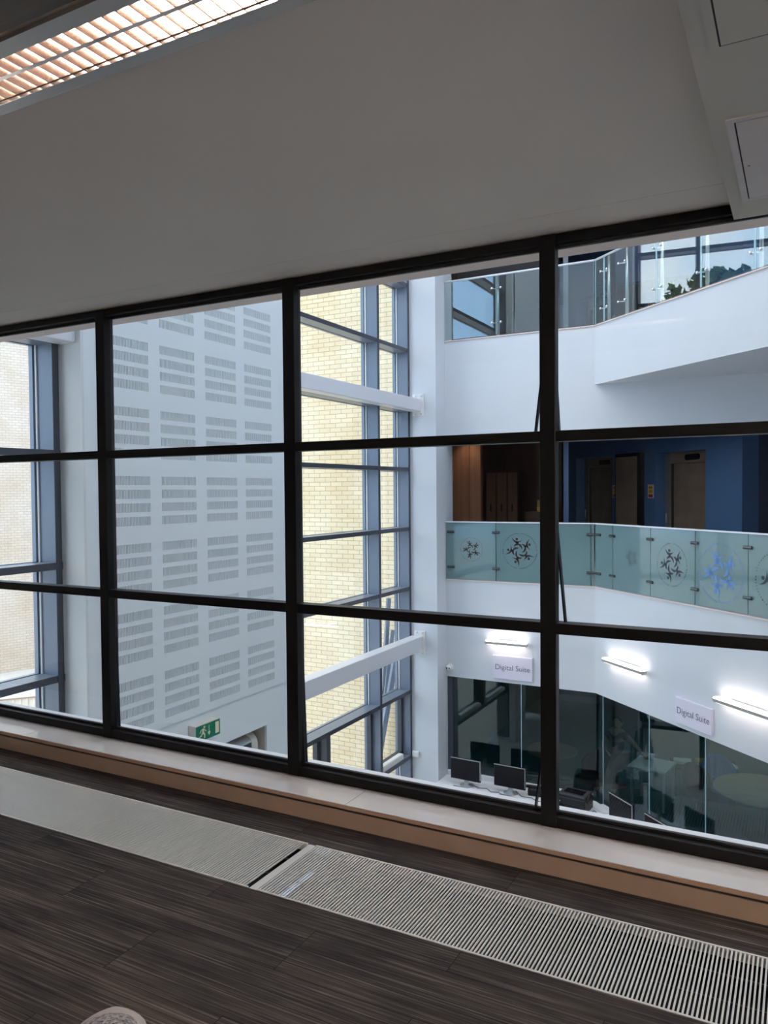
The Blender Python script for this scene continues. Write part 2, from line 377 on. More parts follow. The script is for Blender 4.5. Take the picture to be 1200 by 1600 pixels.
S1('wall_right', MB().box(ROOM_R, ROOM_R+.15, ROOM_B, 3.45, -.12, 2.78), 'white')
S1('wall_back', MB().box(ROOM_L, ROOM_R, ROOM_B-.15, ROOM_B, -.12, 2.78), 'white')
S1('wall_window', MB().box(ROOM_L, ROOM_R, 3.0, 3.42, -.12, .082), 'tan', 'tan painted upstand below the window sill')
S1('trim_1', MB().box(ROOM_L, ROOM_R, 3.004, 3.42, .0825, .097), 'gap', 'groove under the sill nosing, its shadow painted dark')  # near-black colour stands in for the shadow in this recess
sl = S1('trim_2', MB().box(ROOM_L, ROOM_R, 2.988, 3.19, .0975, .1135), 'nose', 'brown sill nosing')
S1('trim_3', MB().box(ROOM_L, -4.05, 2.990, 3.19, .114, .1165).box(-4.047, -1.83, 2.990, 3.19, .114, .1165).box(-1.827, ROOM_R, 2.990, 3.19, .114, .1165), 'sill', 'white laminate window sill')
S1('trim_4', MB().box(ROOM_L, ROOM_R, 3.19, 3.435, .098, .1125), 'desk', 'white outer ledge beyond the window frame')
S1('trim_5', MB().box(ROOM_L, ROOM_R, 3.262, 3.40, 2.563, 2.6024), 'reveal', 'pinkish outer head lining above the window')
# thin dark strip painting in the shadow line at the upstand foot
S1('shadow_line_window', MB().box(ROOM_L, ROOM_R, 2.992, 2.9995, 0, .006), 'gap')

# bulkhead with two access hatches
bz = 2.54
S1('trim_6', MB().box(-.232, ROOM_R, ROOM_B, 3.185, bz, 2.6015), 'bulk', 'dropped ceiling bulkhead at the right')
def hatch(x0, x1, y0, y1, label, proud, keyhole=None):
    t = thing('access_hatch', label, 'hatch', (x0, y0, bz))
    w, d = x1-x0, y1-y0; e = .020
    fr = MB().box(0, w, 0, e, -proud, -.0002).box(0, w, d-e, d, -proud, -.0002).box(0, e, e, d-e, -proud, -.0002).box(w-e, w, e, d-e, -proud, -.0002)
    fr.build('frame', 'hatch' if proud > .002 else 'bulk', t)
    MB().box(e, w-e, e, d-e, -.0012, -.0004).build('shadow_gap', 'gap', t)
    dr = MB().box(e+.0042, w-e-.0042, e+.0042, d-e-.0042, -proud-.0005, -.0014).build('door', 'hatch' if proud > .002 else 'bulk', t)
    if keyhole:
        MB().cbox((keyhole[0]-x0, keyhole[1]-y0, -proud-.0008), (.0065, .004, .0012)).build('keyhole', 'gap', dr, label='small black keyhole')
hatch(-.192, .30, 1.44, 1.948, 'grey flush ceiling access hatch with dark gap, cut off by the top edge', .0016)
hatch(-.191, .30, 2.315, 2.985, 'pinkish white framed ceiling access hatch with keyhole above the window head', .005, (-.152, 2.662))

# ---- interior window: frame, mullions, transoms, panes
wz0, wz1 = .1165, 2.600
W1 = struct('window_1', (0, FY, 0), 0, 'black framed internal window wall overlooking the atrium')
MB().box(ROOM_L, ROOM_R, 0, .075, wz0, .163).build('bottom_rail', 'black', W1, bevel=.003)
MB().box(ROOM_L, ROOM_R, 0, .075, 2.563, wz1).build('head_rail', 'black', W1, bevel=.003)
MB().box(ROOM_L, ROOM_R, .036, .050, .163, .176).box(ROOM_L, ROOM_R, .036, .050, 2.548, 2.563).build('gasket', 'gasket', W1)
MB().box(ROOM_L, ROOM_R, .0755, .0775, .160, .166).box(ROOM_L, ROOM_R, .0755, .080, 2.556, 2.560).build('bead', 'bead', W1)
tz = [(1.745, 1.790), (.938, .985)]
mull = [-3.606-1.3155*1, -3.606, -2.286, -.975, .34, 1.655]
MWD = .068
for x in mull:
    MB().box(x, x+MWD, -.004, .046, wz0, wz1).build('mullion', 'black', W1, bevel=.003)
    MB().box(x+.012, x+MWD-.012, .046, .075, wz0, wz1).build('mullion_back', 'gasket', W1)
for (a, b) in tz:
    MB().box(ROOM_L, ROOM_R, .0, .070, a, b).build('transom', 'black', W1, bevel=.003)
xs = [ROOM_L]+mull+[ROOM_R]
rows = [(.163, .938), (.985, 1.745), (1.79, 2.563)]
for i in range(len(xs)-1):
    for (a, b) in rows:
        x0 = xs[i]+(MWD if i else 0)
        MB().box(x0-.01, xs[i+1]+.01, .040, .046, a-.005, b+.005).build('glass_pane', 'glass', W1)
def stay(x, z0, z1, dx, w=.02):     # slanting window stay arm beside a mullion
    MB().bar((x, .052, z1), (x+dx, .052, z0), .006, w, up=(0, 1, 0)).build('stay_arm', 'black', W1)
stay(-.975+.016, 1.785, 2.20, -.050, .026)
stay(-.975+.016, .155, .56, -.056, .030)
stay(-2.286+.020, 1.785, 2.25, -.026, .040)
stay(-.975+MWD-.012, .98, 1.40, .038, .030)
stay(-.975+MWD-.014, 1.785, 2.05, .014, .03)
stay(-3.606+MWD-.012, .155, .70, .014, .03)
stay(-3.606+.020, .155, .70, -.024, .036)
stay(-2.286+MWD-.012, .155, .70, .018, .03)

# ---- trench heater grilles
def grille(x0, x1, label):
    t = thing('floor_grille', label, 'floor grille', (x0, TY0, 0), group=None)
    L_ = x1-x0; wd = TY1-TY0
    MB().box(0, L_, 0, .008, -.03, .003).box(0, L_, wd-.008, wd, -.03, .003).build('edge_frame', 'slat', t)
    sb = MB(); n = int((L_-.01)/.0131)
    for i in range(n): sb.box(.006+i*.0131, .006+i*.0131+.0056, .008, wd-.008, -.0035, .0015)
    sb.build('slats', 'slat', t)
    MB().box(.002, L_-.002, wd*.33, wd*.33+.006, -.014, -.008).box(.002, L_-.002, wd*.66, wd*.66+.006, -.014, -.008).build('support_rod', 'darkmetal', t)
    MB().box(0, L_, 0, wd, -.12, -.115).box(0, L_, .0, .003, -.115, -.031).box(0, L_, wd-.003, wd, -.115, -.031).build('tray', 'trench', t)
XG = -1.885
grille(TX0, XG-.0165, 'longer floor grille of fine metal slats, left of the joint cover')
grille(XG+.026, TX1, 'floor grille of thin metal slats, right of the joint cover, nearest the camera')
jc = MB().box(0, .036, 0, TY1-TY0, -.012, -.001).build('joint_cover', 'slat'); jc.location = (XG-.0115, TY0, 0)
tag(jc, 'plain metal cover plate bridging the joint between two floor grilles', 'cover plate')
S1('trim_7', MB().box(XG-.0165, XG-.0115, TY0, TY1, -.12, -.05), 'trench')

# ---- twin-tube louvred ceiling light (recessed strip) running parallel to the window
def ceiling_light(x0, x1, y0, label, slots=True):
    t = thing('ceiling_light', label, 'ceiling light', (x0, y0, 2.602))
    L_ = x1-x0; wd = .232
    MB().box(0, L_, 0, .046, -.012, -.0005).box(0, L_, wd-.040, wd, -.008, -.0005).box(0, .03, .046, wd-.04, -.01, -.0005).box(L_-.03, L_, .046, wd-.04, -.01, -.0005).build('rim', 'fixture', t)
    MB().box(0, L_, wd-.0415, wd-.0395, -.0095, -.0015).build('bright_trim', 'chrome', t)
    MB().box(.032, L_-.032, .048, wd-.042, .078, .084).box(.032, L_-.032, .048, .051, 0, .078).box(.032, L_-.032, wd-.045, wd-.042, 0, .078).box(.032, .035, .051, wd-.045, 0, .078).box(L_-.035, L_-.032, .051, wd-.045, 0, .078).build('reflector', 'louvre', t)
    for yy in (.082, .156):
        MB().tube([(.04, yy, .050), (L_-.04, yy, .050)], .013, 12).build('tube', 'tube', t, smooth=True)
    lv = MB()
    lv.box(.035, L_-.035, .113, .125, .0, .034)
    n = int((L_-.08)/.042)
    for i in range(n):
        x = .04+i*.042
        for (a, b) in ((.051, .113), (.125, .187)):
            lv.add([(x, a, .034), (x+.012, a, .034), (x+.012, b, .034), (x, b, .034), (x+.0045, a, .002), (x+.0075, a, .002), (x+.0075, b, .002), (x+.0045, b, .002)],
                   [(0, 1, 2, 3), (4, 5, 6, 7), (0, 1, 5, 4), (1, 2, 6, 5), (2, 3, 7, 6), (3, 0, 4, 7)])
    lv.build('louvre', 'louvre', t)
    return t
ceiling_light(-2.35, -.62, 1.19, 'lit twin tube ceiling light with metal louvres at top left')
tag(MB().box(-2.9, -.3, .55, 1.135, 2.57, 2.6015).box(-2.9, -.3, 1.135, 1.15, 2.58, 2.6015).box(-2.9, -.3, 1.155, 1.168, 2.59, 2.6015).build('veneer_panel', 'bronze'),
    'dark brown veneered ceiling panel behind the louvred light', 'ceiling panel')
fill_cl2 = ceiling_light(-3.6, -1.4, -1.4, 'added fill light behind the camera, built as a twin tube ceiling light')

fill_cl3 = ceiling_light(.2, 2.2, -1.4, 'second added fill light behind the camera, further right')
for t_ in (fill_cl2, fill_cl3):  # both fixtures are added out of view to brighten the room
    ld = bpy.data.lights.new('ceiling_light_glow', 'AREA'); ld.shape = 'RECTANGLE'; ld.size = 2.0; ld.size_y = .18; ld.energy = 60; ld.color = (1, .84, .70); ld.spread = math.radians(110)
    lo = bpy.data.objects.new('ceiling_light_glow', ld); COL.objects.link(lo); lo.parent = t_; lo.location = (1.0, .119, -.004)

for k_, yy_ in enumerate((-.3, -2.2)):  # unseen uplighters, added to lift the ceiling brightness
    up_ = thing('added_uplighter', 'added warm uplighter, unseen on the right hand wall, '+('nearer the window', 'further from the window')[k_], 'wall light', (ROOM_R, yy_, 1.75), 0, 'added uplighters')
    MB().box(-.16, 0, -.6, .6, -.05, -.03).box(-.16, -.15, -.6, .6, -.03, .02).box(-.01, 0, -.6, .6, -.03, .02).build('trough', 'lamp_body', up_)
    ld = bpy.data.lights.new('uplight_fill', 'AREA'); ld.shape = 'RECTANGLE'; ld.size = .12; ld.size_y = 1.1; ld.energy = 200; ld.color = (1, .82, .68)
    lo = bpy.data.objects.new('uplight_fill', ld); COL.objects.link(lo); lo.parent = up_; lo.location = (-.08, 0, -.02); lo.rotation_euler = (PI, 0, 0)

# ================================================================= ATRIUM SHELL
Yf = 12.0
ang = math.atan2(-.667, .745); A = Vector((-2.802, 12.0, 0))
tv = Vector((math.cos(ang), math.sin(ang), 0)); nv = Vector((-tv.y, tv.x, 0))   # along, and away from the camera
def LP(s_, y_, z_=0): return A+tv*s_+nv*y_+Vector((0, 0, z_))
SE = 6.3; E_ = LP(SE, 0)
AR = 2.0      # atrium right wall
S1('floor.001', MB().box(-6.15, AR, 3.4, 24, -4.15, -4.0), 'pale_floor', 'pale ground floor of the atrium') 
S1('wall_near', MB().box(-6.15, AR, 3.20, 3.42, -4.0, -.12).box(-6.15, AR, 3.20, 3.42, 2.78, 8.3), 'white', 'white atrium wall below and above the interior window')
S1('wall_right.001', MB().box(AR, AR+.2, 3.45, 24.2, -4.0, 8.3), 'white')
rf = MB()
rf.box(-6.2, AR+.2, 3.2, 4.4, 8.3, 8.5); rf.box(-6.35, AR+.2, 11.2, 24.2, 8.3, 8.5); rf.box(-6.2, -5.2, 4.4, 11.2, 8.3, 8.5); rf.box(1.6, AR+.2, 4.4, 11.2, 8.3, 8.5)
for y in (6.6, 8.9): rf.box(-5.2, 1.6, y-.1, y+.1, 8.3, 8.5)
S1('ceiling.001', rf, 'white', 'atrium roof slab around its rooflight')

# ---- far wall: pier, fascias
S1('wall_pier', MB().box(-6.0, -5.296, 11.63, Yf+.3, -4, 8.3), 'white', 'white pier at the end of the outer glazing')
S1('wall_far', MB().box(-5.296, -2.802, Yf, Yf+.25, 2.36, 4.02).box(-2.802, AR, Yf, Yf+.25, 2.36, 3.134), 'white', 'white wall between the middle and upper balconies')
def prism_poly(z0, z1, name, label):
    poly = [(-2.802, Yf), (E_.x, E_.y), (E_.x+.05, Yf+.25), (-2.802, Yf+.25)]
    m = MB().prismz(poly, z0, z1); return S1(name, m, 'white', label)
S1('wall_far.001', MB().box(-5.296, -2.802, Yf, Yf+.25, -1.60, .034), 'white', 'white middle balcony fascia, straight part')
prism_poly(-1.60, .034, 'wall_far.002', 'white middle balcony fascia, angled part')
prism_poly(3.134, 4.02, 'wall_far.003', 'white upper balcony fascia, angled and overhanging')
for nm, z in (('trim_8', .034), ('trim_9', 4.02)):
    m = MB().box(-5.296, -2.795, Yf-.018, Yf+.10, z, z+.016)
    a, b, c, d = LP(0, -.018), LP(SE, -.018), LP(SE, .10), LP(0, .10)
    m.prismz([(a.x, a.y), (b.x, b.y), (c.x, c.y), (d.x, d.y)], z, z+.016); S1(nm, m, 'reveal', 'pale capping strip along the balcony edge')
# slabs behind
S1('floor.002', MB().box(-5.6, AR, Yf+.25, 24, -.30, .0), 'pale_floor', 'middle gallery floor')
S1('floor.003', MB().box(-5.6, AR, Yf+.25, 24, 3.60, 3.98), 'white', 'upper gallery floor and soffit')
S1('ceiling.002', MB().box(-5.6, AR, Yf+.25, 24, -1.60, -1.45), 'charcoal', 'dark ceiling of the ground floor suite')

# ---- perforated wall with its white column face, recess and air curtain
PX, PY0, PY1 = -5.50, 4.72, 7.85
yl = [PY0]; cols_ = [(4.975, 5.475), (5.622, 6.112), (6.272, 6.772), (6.918, 7.412)]
slot_y = []
for (a, b) in cols_:
    p = (b-a)/28
    for i in range(28): slot_y.append((a+i*p+p*.28, a+i*p+p*.72))
slot_z = []
for k in range(-0, 9):
    top = -.203+k*.6345
    for j in range(4): slot_z.append((top-.127*j-.084, top-.127*j))
slot_z.sort()
ys = [PY0+.145]+[v for p in slot_y for v in p]+[PY1]
zs = [-.75]+[v for p in slot_z for v in p]+[5.2]
pm = MB(); nz = len(zs)
pm.v = [(PX, y, z) for y in ys for z in zs]
for i in range(len(ys)-1):
    for j in range(nz-1):
        if i % 2 == 1 and j % 2 == 1: continue
        pm.f.append((i*nz+j, (i+1)*nz+j, (i+1)*nz+j+1, i*nz+j+1))
PW = struct('wall_perforated', (0, 0, 0), 0, 'white acoustic wall with blocks of vertical slots')
pmo = pm.build('perforated_panel', 'perf', PW)
sm = pmo.modifiers.new('thickness', 'SOLIDIFY'); sm.thickness = .012; sm.offset = -1
MB().box(PX-.05, PX-.035, PY0+.03, PY1-.03, -.75, 5.2).build('backing', 'perfback', PW)
RY0, RY1, RZ1, RZ0 = 5.9, 7.262, -1.178, -3.9
MB().box(PX-.30, PX-.0005, PY0+.001, PY0+.145, -4, 8.3).build('corner_strip', 'perf', PW)
MB().box(PX-.13, PX, PY1-.06, PY1+.12, -4, 8.3).build('end_strip', 'perf', PW)
MB().box(PX-.03, PX, PY0+.145, PY1, 5.2, 8.3).build('upper_panel', 'perf', PW)
MB().box(PX-.03, PX, PY0+.145, PY1-.06, RZ1, -.75).box(PX-.03, PX, PY0+.145, RY0, -4, RZ1).box(PX-.03, PX, RY1, PY1-.06, -4, RZ1).build('lower_panel', 'perf', PW)
MB().box(PX-.43, PX-.03, RY0-.02, RY0, RZ0, RZ1).box(PX-.43, PX-.03, RY1, RY1+.02, RZ0, RZ1).box(PX-.43, PX-.03, RY0, RY1, RZ1, RZ1+.02).box(PX-.45, PX-.43, RY0, RY1, RZ0, RZ1).build('recess_lining', 'recess', PW)
S1('wall_column', MB().box(-5.80, -5.502, PY0-.02, PY0+.001, -4, 8.3), 'column', 'cream white column face beside the outer glazing')

ac = thing('air_curtain', 'rounded aluminium air curtain in the recess below the green exit sign', 'air curtain', (PX-.17, RY0+.05, -1.37))
def rprof(ry, rz, n=10):
    pts = [(-ry, -rz), (ry*.98, -rz)]
    for i in range(n+1):
        t = -PI/6+i*(PI/2+PI/6)/n; pts.append((ry*.98*math.cos(t) if t > 0 else ry*.98, rz*math.sin(t)))
    pts.append((-ry, rz)); return pts
def yprism(poly, y0, y1):
    n = len(poly); vs = [(p[0], y0, p[1]) for p in poly]+[(p[0], y1, p[1]) for p in poly]
    fs = [tuple(range(n)), tuple(range(2*n-1, n-1, -1))]+[(i, i+n, (i+1) % n+n, (i+1) % n) for i in range(n)]
    return MB().add(vs, fs)
yprism(rprof(.12, .12), 0, 1.10).build('housing', 'alu', ac)
yprism(rprof(.125, .125), 1.10, 1.20).build('end_cap', 'box_beige', ac)
MB().box(.1180, .1215, .05, 1.085, -.11, .045).build('grille', 'darkmetal', ac)

es = thing('exit_sign', 'green emergency exit sign with running man and down arrow on the slotted wall', 'exit sign', (PX, 5.952, -1.0), PI/2)
MB().box(0, .374, -.098, 0, -.004, .168).build('casing', 'box_beige', es, bevel=.004)
MB().box(.004, .370, -.1005, -.098, .0, .160).build('panel', 'green', es)
pic = MB()
Yp = -.1012
def P2(poly): pic.prism([(p[0], p[1]) for p in poly], Yp, Yp+.0006)
P2([(.318-.02, .022), (.352, .022), (.352, .140), (.318-.02, .140)])
P2([(.196, .136), (.204, .136), (.204, .070), (.222, .070), (.200, .030), (.178, .070), (.196, .070)])
hd = [(.128+.013*math.cos(t*PI/5), .134+.013*math.sin(t*PI/5)) for t in range(10)]; P2(hd)
P2([(.098, .120), (.124, .122), (.120, .085), (.094, .078)]); P2([(.120, .112), (.126, .118), (.148, .094), (.158, .098), (.160, .090), (.146, .084)])
P2([(.104, .120), (.098, .124), (.070, .108), (.060, .086), (.068, .082), (.078, .100)])
P2([(.112, .088), (.126, .082), (.140, .058), (.138, .022), (.124, .022), (.124, .054), (.100, .076)])
P2([(.096, .084), (.108, .078), (.084, .046), (.050, .040), (.048, .052), (.074, .058)])
pic.build('pictogram', 'cream', es)

# ---- outer curtain wall (runs along Y), glass at X=-5.98
GX, NX = -5.985, -5.77
W2 = struct('window_2', (0, 0, 0), 0, 'outer curtain wall of blue grey aluminium')
my = [3.46, 4.655, 7.6, 10.555, 11.60]
for y in my:
    MB().box(GX, NX-.006, y-.032, y+.03, -4, 8.3).build('mullion', 'blue_alu', W2)
    MB().box(NX-.006, NX, y-.033, y+.031, -4, 8.3).build('mullion_nose', 'nose_alu', W2)
    MB().box(GX-.002, GX+.018, y-.045, y-.033, -4, 8.3).build('cover_strip', 'strip_alu', W2)
    MB().box(GX-.06, GX-.012, y-.06, y+.03, -4, 8.3).build('outer_cap', 'blue_alu', W2)
tzs = [6.85, 5.86, 4.93, 3.86, 2.885, 1.895, .905, -.093, -1.83, -2.93]
for i in range(len(my)-1):
    for z in tzs:
        y0, y1 = my[i]+.031, my[i+1]-.033
        MB().box(GX, NX-.012, y0, y1, z-.03, z+.03).build('transom', 'blue_alu', W2)
        MB().box(NX-.012, NX-.007, y0, y1, z-.031, z+.031).build('transom_nose', 'nose_alu', W2)
        MB().box(GX-.06, GX-.012, y0, y1, z-.035, z+.035).build('outer_cap', 'blue_alu', W2)
    zz = [8.3]+tzs+[-4]
    for a, b in zip(zz[1:], zz[:-1]):
        MB().box(GX-.012, GX-.002, my[i]-.01, my[i+1]+.01, a, b).build('glass_pane', 'ext_glass', W2)
# opening lights between the two lower transoms
def casement(y0, y1):
    t = MB().box(GX-.002, GX+.07, y0, y0+.055, -2.89, -1.87).box(GX-.002, GX+.07, y1-.055, y1, -2.89, -1.87).box(GX-.002, GX+.07, y0, y1, -1.93, -1.87).box(GX-.002, GX+.07, y0, y1, -2.89, -2.83)
    t.build('casement_frame', 'nose_alu', W2)
casement(10.59, 11.565); casement(9.12, 10.52); casement(7.64, 9.0)
MB().box(GX, NX-.02, 9.0, 9.10, -2.93, -1.86).build('mullion', 'nose_alu', W2)
for i, (y0, y1, w) in enumerate(((10.66, 11.36, 'in the last bay by the pier'), (9.25, 10.3, 'in the bay before the last one'), (7.8, 8.85, 'half hidden behind the slotted wall end'))):
    b = thing('window_actuator', 'white window opener casing on the low transom '+w, 'window opener', (NX-.02, y0, -2.899), 0, 'window opener casings')
    MB().cbox((-.055, (y1-y0)/2, .045), (.10, y1-y0, .088), .012).build('casing', 'box_white', b)
    MB().box(-.10, -.01, -.012, 0, .0, .07).build('end_cap', 'box_beige', b)

# ---- tie beams between slotted wall and pier
def tie(z0, z1, label, y0=7.80, y1=11.612, plates=True):
    t = thing('tie_beam', label, 'beam', (-5.66, y0, z0))
    MB().box(-.095, .10, 0, y1-y0, 0, z1-z0).build('box_section', 'beam', t, bevel=.008)
    if plates:
        pl = MB().box(-.058, .148, y1-y0, y1-y0+.018, -.075, z1-z0+.085).build('end_plate', 'box_white', t, bevel=.004)
        for xx in (.0, .105):
            for zz in (-.045, z1-z0+.052):
                MB().tube([(xx, y1-y0-.016, zz), (xx, y1-y0, zz)], .017, 8).build('bolt', 'steel', pl)
    return t
tie(2.85, 3.05, 'white steel tie beam crossing the glazing above eye level')
tie(-1.12, -.88, 'white steel tie beam sloping across the glazing below eye level')
tie(2.85, 3.05, 'white beam end meeting the cream column top at far left', 3.43, 4.698, False)

sw = thing('wall_box', 'small white switch box low on the pier beside the glazing', 'switch box', (-5.70, 11.63, -2.88))
MB().box(-.06, .06, -.035, 0, -.05, .05).build('casing', 'box_white', sw, bevel=.006); MB().box(-.045, .045, -.038, -.035, -.035, .035).build('cover', 'desk', sw)

# ---- outside
bA = thing('brick_building', 'buff brick building close outside the atrium glazing', 'building', (-8.5, 12.32, -4.15))
MB().box(-2.6, 2.14, 0, .9, 0, 11.5).build('wall', 'brick_a', bA)
MB().box(-2.65, 2.14, -.05, .95, 11.5, 11.65).build('coping', 'coping', bA)
dB = math.atan2(.935, .353)
bB = thing('brick_building', 'pale pink brick building seen far left through the glazing', 'building', (-22.0, 16.8, -4.15), dB)
MB().box(-2.3, 7, 0, 2, 0, 11.3).build('wall', 'brick_b', bB)
MB().box(-2.35, 7.05, -.06, 2.06, 11.3, 11.45).build('coping', 'coping', bB)
lw = thing('boundary_wall', 'low ribbed buff wall with pale coping outside the far left window', 'wall', (-17.5, 12.0, -4.15), dB-.35)
MB().box(-6, 8, 0, .3, 0, .18).build('plinth', 'coping', lw)
ribs = MB().box(-6, 8, .0, .28, 0, .62)
for i in range(90): ribs.box(-6+i*.155, -6+i*.155+.05, -.03, 0, .18, .62)
ribs.build('ribbed_face', 'rib', lw); MB().box(-6, 8, -.05, .34, .62, .66).build('drip_line', 'nose', lw); MB().box(-6, 8, -.07, .40, .66, .86).build('coping', 'coping', lw) 
S1('ground', MB().box(-90, -6.2, -60, 70, -4.35, -4.15), 'ground', 'pale paved courtyard outside')
# raking props between glazing and brick wall
for (p, q, w, lb) in (((-6.45, 12.10, -.36), (-6.62, 11.9, -4.1), .07, 'grey blue raking steel prop outside, the tallest of three'),
                   ((-6.32, 12.0, -.9), (-6.62, 11.75, -4.1), .06, 'grey blue raking steel prop outside, the middle one of three'),
                   ((-6.17, 11.85, -1.25), (-6.52, 11.4, -4.1), .085, 'pale blue raking steel prop outside, nearest the glass')):
    t = thing('raking_prop', lb, 'steel prop', q, group='raking props outside the glazing')
    d = Vector(p)-Vector(q)
    MB().bar((0, 0, 0), d, w, w).build('post', 'blue_alu', t); MB().box(-.09, .09, -.09, .09, -.05, .0).build('foot_plate', 'nose_alu', t)
# trees beyond
def tree(x, y, h, rr, label):
    t = thing('tree', label, 'tree', (x, y, -4.15), group='trees beyond the courtyard')
    MB().tube([(0, 0, 0), (.1, .1, h*.5), (0, .2, h*.8)], [.35, .25, .1], 8).build('trunk', 'bark', t)
    m = MB(); rng = random.Random(int(x*10))
    for i in range(1500):
        th = rng.uniform(0, 2*PI); ph = rng.uniform(-.6, 1.5); q = rr*rng.uniform(.55, 1.)
        c = Vector((q*math.cos(th)*math.cos(ph), q*math.sin(th)*math.cos(ph), h*.68+q*math.sin(ph)*.8))
        a = Vector((rng.uniform(-1, 1), rng.uniform(-1, 1), rng.uniform(-1, 1))).normalized()*.38
        b = a.cross(Vector((rng.uniform(-1, 1), rng.uniform(-1, 1), .3))).normalized()*.30
        m.add([c-a, c-b, c+a, c+b], [(0, 1, 2, 3)])
    m.build('foliage', 'leaf', t)
tree(-46, 9, 22, 6, 'leafy tree outdoors seen only as a reflection in the upper glass')
tree(-56, 27, 21, 6, 'second leafy tree outdoors, further off in the reflection')

# ================================================================= MIDDLE BALUSTRADE
def clamp(parent, x, z, m='darkclamp', y=-.014):
    t = MB(); t.tube([(x-.062, y, z), (x+.062, y, z)], .021, 8)
    c = t.build('glass_clamp', m, parent, smooth=False)
    for dx in (-.03, .03): MB().ball((x+dx, y-.012, z), .011, .006, .011, 8, 6).build('clamp_bolt', 'chrome', c, smooth=True)
def emblem(parent, cx, cz, R, m, y=-.0105, ring='logo_faint', mat2=None):
    """ring of five dancing figures inside a circle of tiny letters"""
    mb = MB()
    def cres(p0, p1, bulge, w, rot, n=8):
        p0 = Vector(p0); p1 = Vector(p1); d = p1-p0; nn = Vector((-d.y, d.x)); pts = []
        for k in range(n+1):
            t = k/n; q = p0+d*t+nn*bulge*4*t*(1-t); ww = w*math.sin(PI*min(max(t, .02), .98))**.8
            pts.append((q+nn.normalized()*ww/2, q-nn.normalized()*ww/2))
        vs = []
        for a, b in pts:
            for v in (a, b):
                vv = Vector((v.x*math.cos(rot)-v.y*math.sin(rot), v.x*math.sin(rot)+v.y*math.cos(rot)))
                vs.append((cx+vv.x*R, y, cz+vv.y*R))
        fs = [(2*k, 2*k+1, 2*k+3, 2*k+2) for k in range(n)]
        mb.add(vs, fs)
    for k in range(5):
        a = -2*PI*k/5
        hc = [(-.17+.075*math.cos(t*PI/6), .655+.075*math.sin(t*PI/6)) for t in range(12)]
        vs = [(cx+R*(p[0]*math.cos(a)-p[1]*math.sin(a)), y, cz+R*(p[0]*math.sin(a)+p[1]*math.cos(a))) for p in hc]
        mb.add(vs, [tuple(range(12))])
        cres((-.46, .75), (.13, .60), -.30, .115, a)     # arms
        cres((-.15, .54), (-.14, .30), .0, .15, a)       # body
        cres((-.33, .22), (-.10, .38), .16, .10, a)      # short leg
        cres((-.20, .40), (.14, .08), .20, .115, a)      # long leg
    mb.build('emblem', m, parent)
    rg = MB(); rng = random.Random(3)
    n = 58
    for k in range(n):
        if k % 15 in (0,): continue
        a = 2*PI*k/n; h = rng.uniform(.035, .06); w = rng.uniform(.012, .028)
        vs = []
        for (p, q) in ((-w, 0), (w, 0), (w, h), (-w, h)):
            rr = .97+q; x_ = p*math.cos(a)+rr*math.sin(a); z_ = -p*math.sin(a)+rr*math.cos(a); vs.append((cx+R*x_, y, cz+R*z_))
        rg.add(vs, [(0, 1, 2, 3)])
    rg.build('emblem_ring', mat2 or m, parent, label='circle of tiny lettering round the emblem')
def balustrade_mid(name, label, loc, rot, x0, x1, joints, emblems, yoff=0):
    t = thing(name, label, 'balustrade', loc, rot)
    js = [x0]+joints+[x1]
    for i in range(len(js)-1):
        g = MB().box(js[i]+.006, js[i+1]-.006, -.008, .004, .062, 1.0).build('glass_panel', 'frost', t, label='frosted green glass panel')
        for e in emblems:
            if js[i] <= e[0] < js[i+1]: emblem(g, *e[:4])
    for j in joints+[x0+.09]:
        if j >= x1: continue
        MB().box(j-.022, j+.022, .055, .085, .05, .985).build('post', 'steel', t)
        clamp(t, j, .845); clamp(t, j, .255)
    MB().box(x0, x1, -.022, .030, 1.002, 1.022).build('handrail', 'rail', t, bevel=.004)
    MB().box(x0, x1, -.012, .010, .050, .062).build('base_channel', 'blue_alu', t)
    return t
balustrade_mid('glass_balustrade', 'frosted green glass balustrade on middle balcony, straight run beside the pier', (0, Yf, 0), 0, -5.29, -2.81,
               [-4.40, -3.60, -2.865], [(-4.83, .56, .195, 'logo_dark'), (-4.0, .56, .285, 'logo_dark')])
balustrade_mid('glass_balustrade', 'frosted green glass balustrade on middle balcony, angled run in front of the lifts', tuple(A), ang, .01, SE-.05,
               [.448, 1.291, 2.152, 3.018, 3.90, 4.8], [(.88, .56, .18, 'logo_faint'), (1.72, .53, .285, 'logo_navy'), (2.585, .50, .36, 'logo_blue'), (3.46, .50, .33, 'logo_navy')])

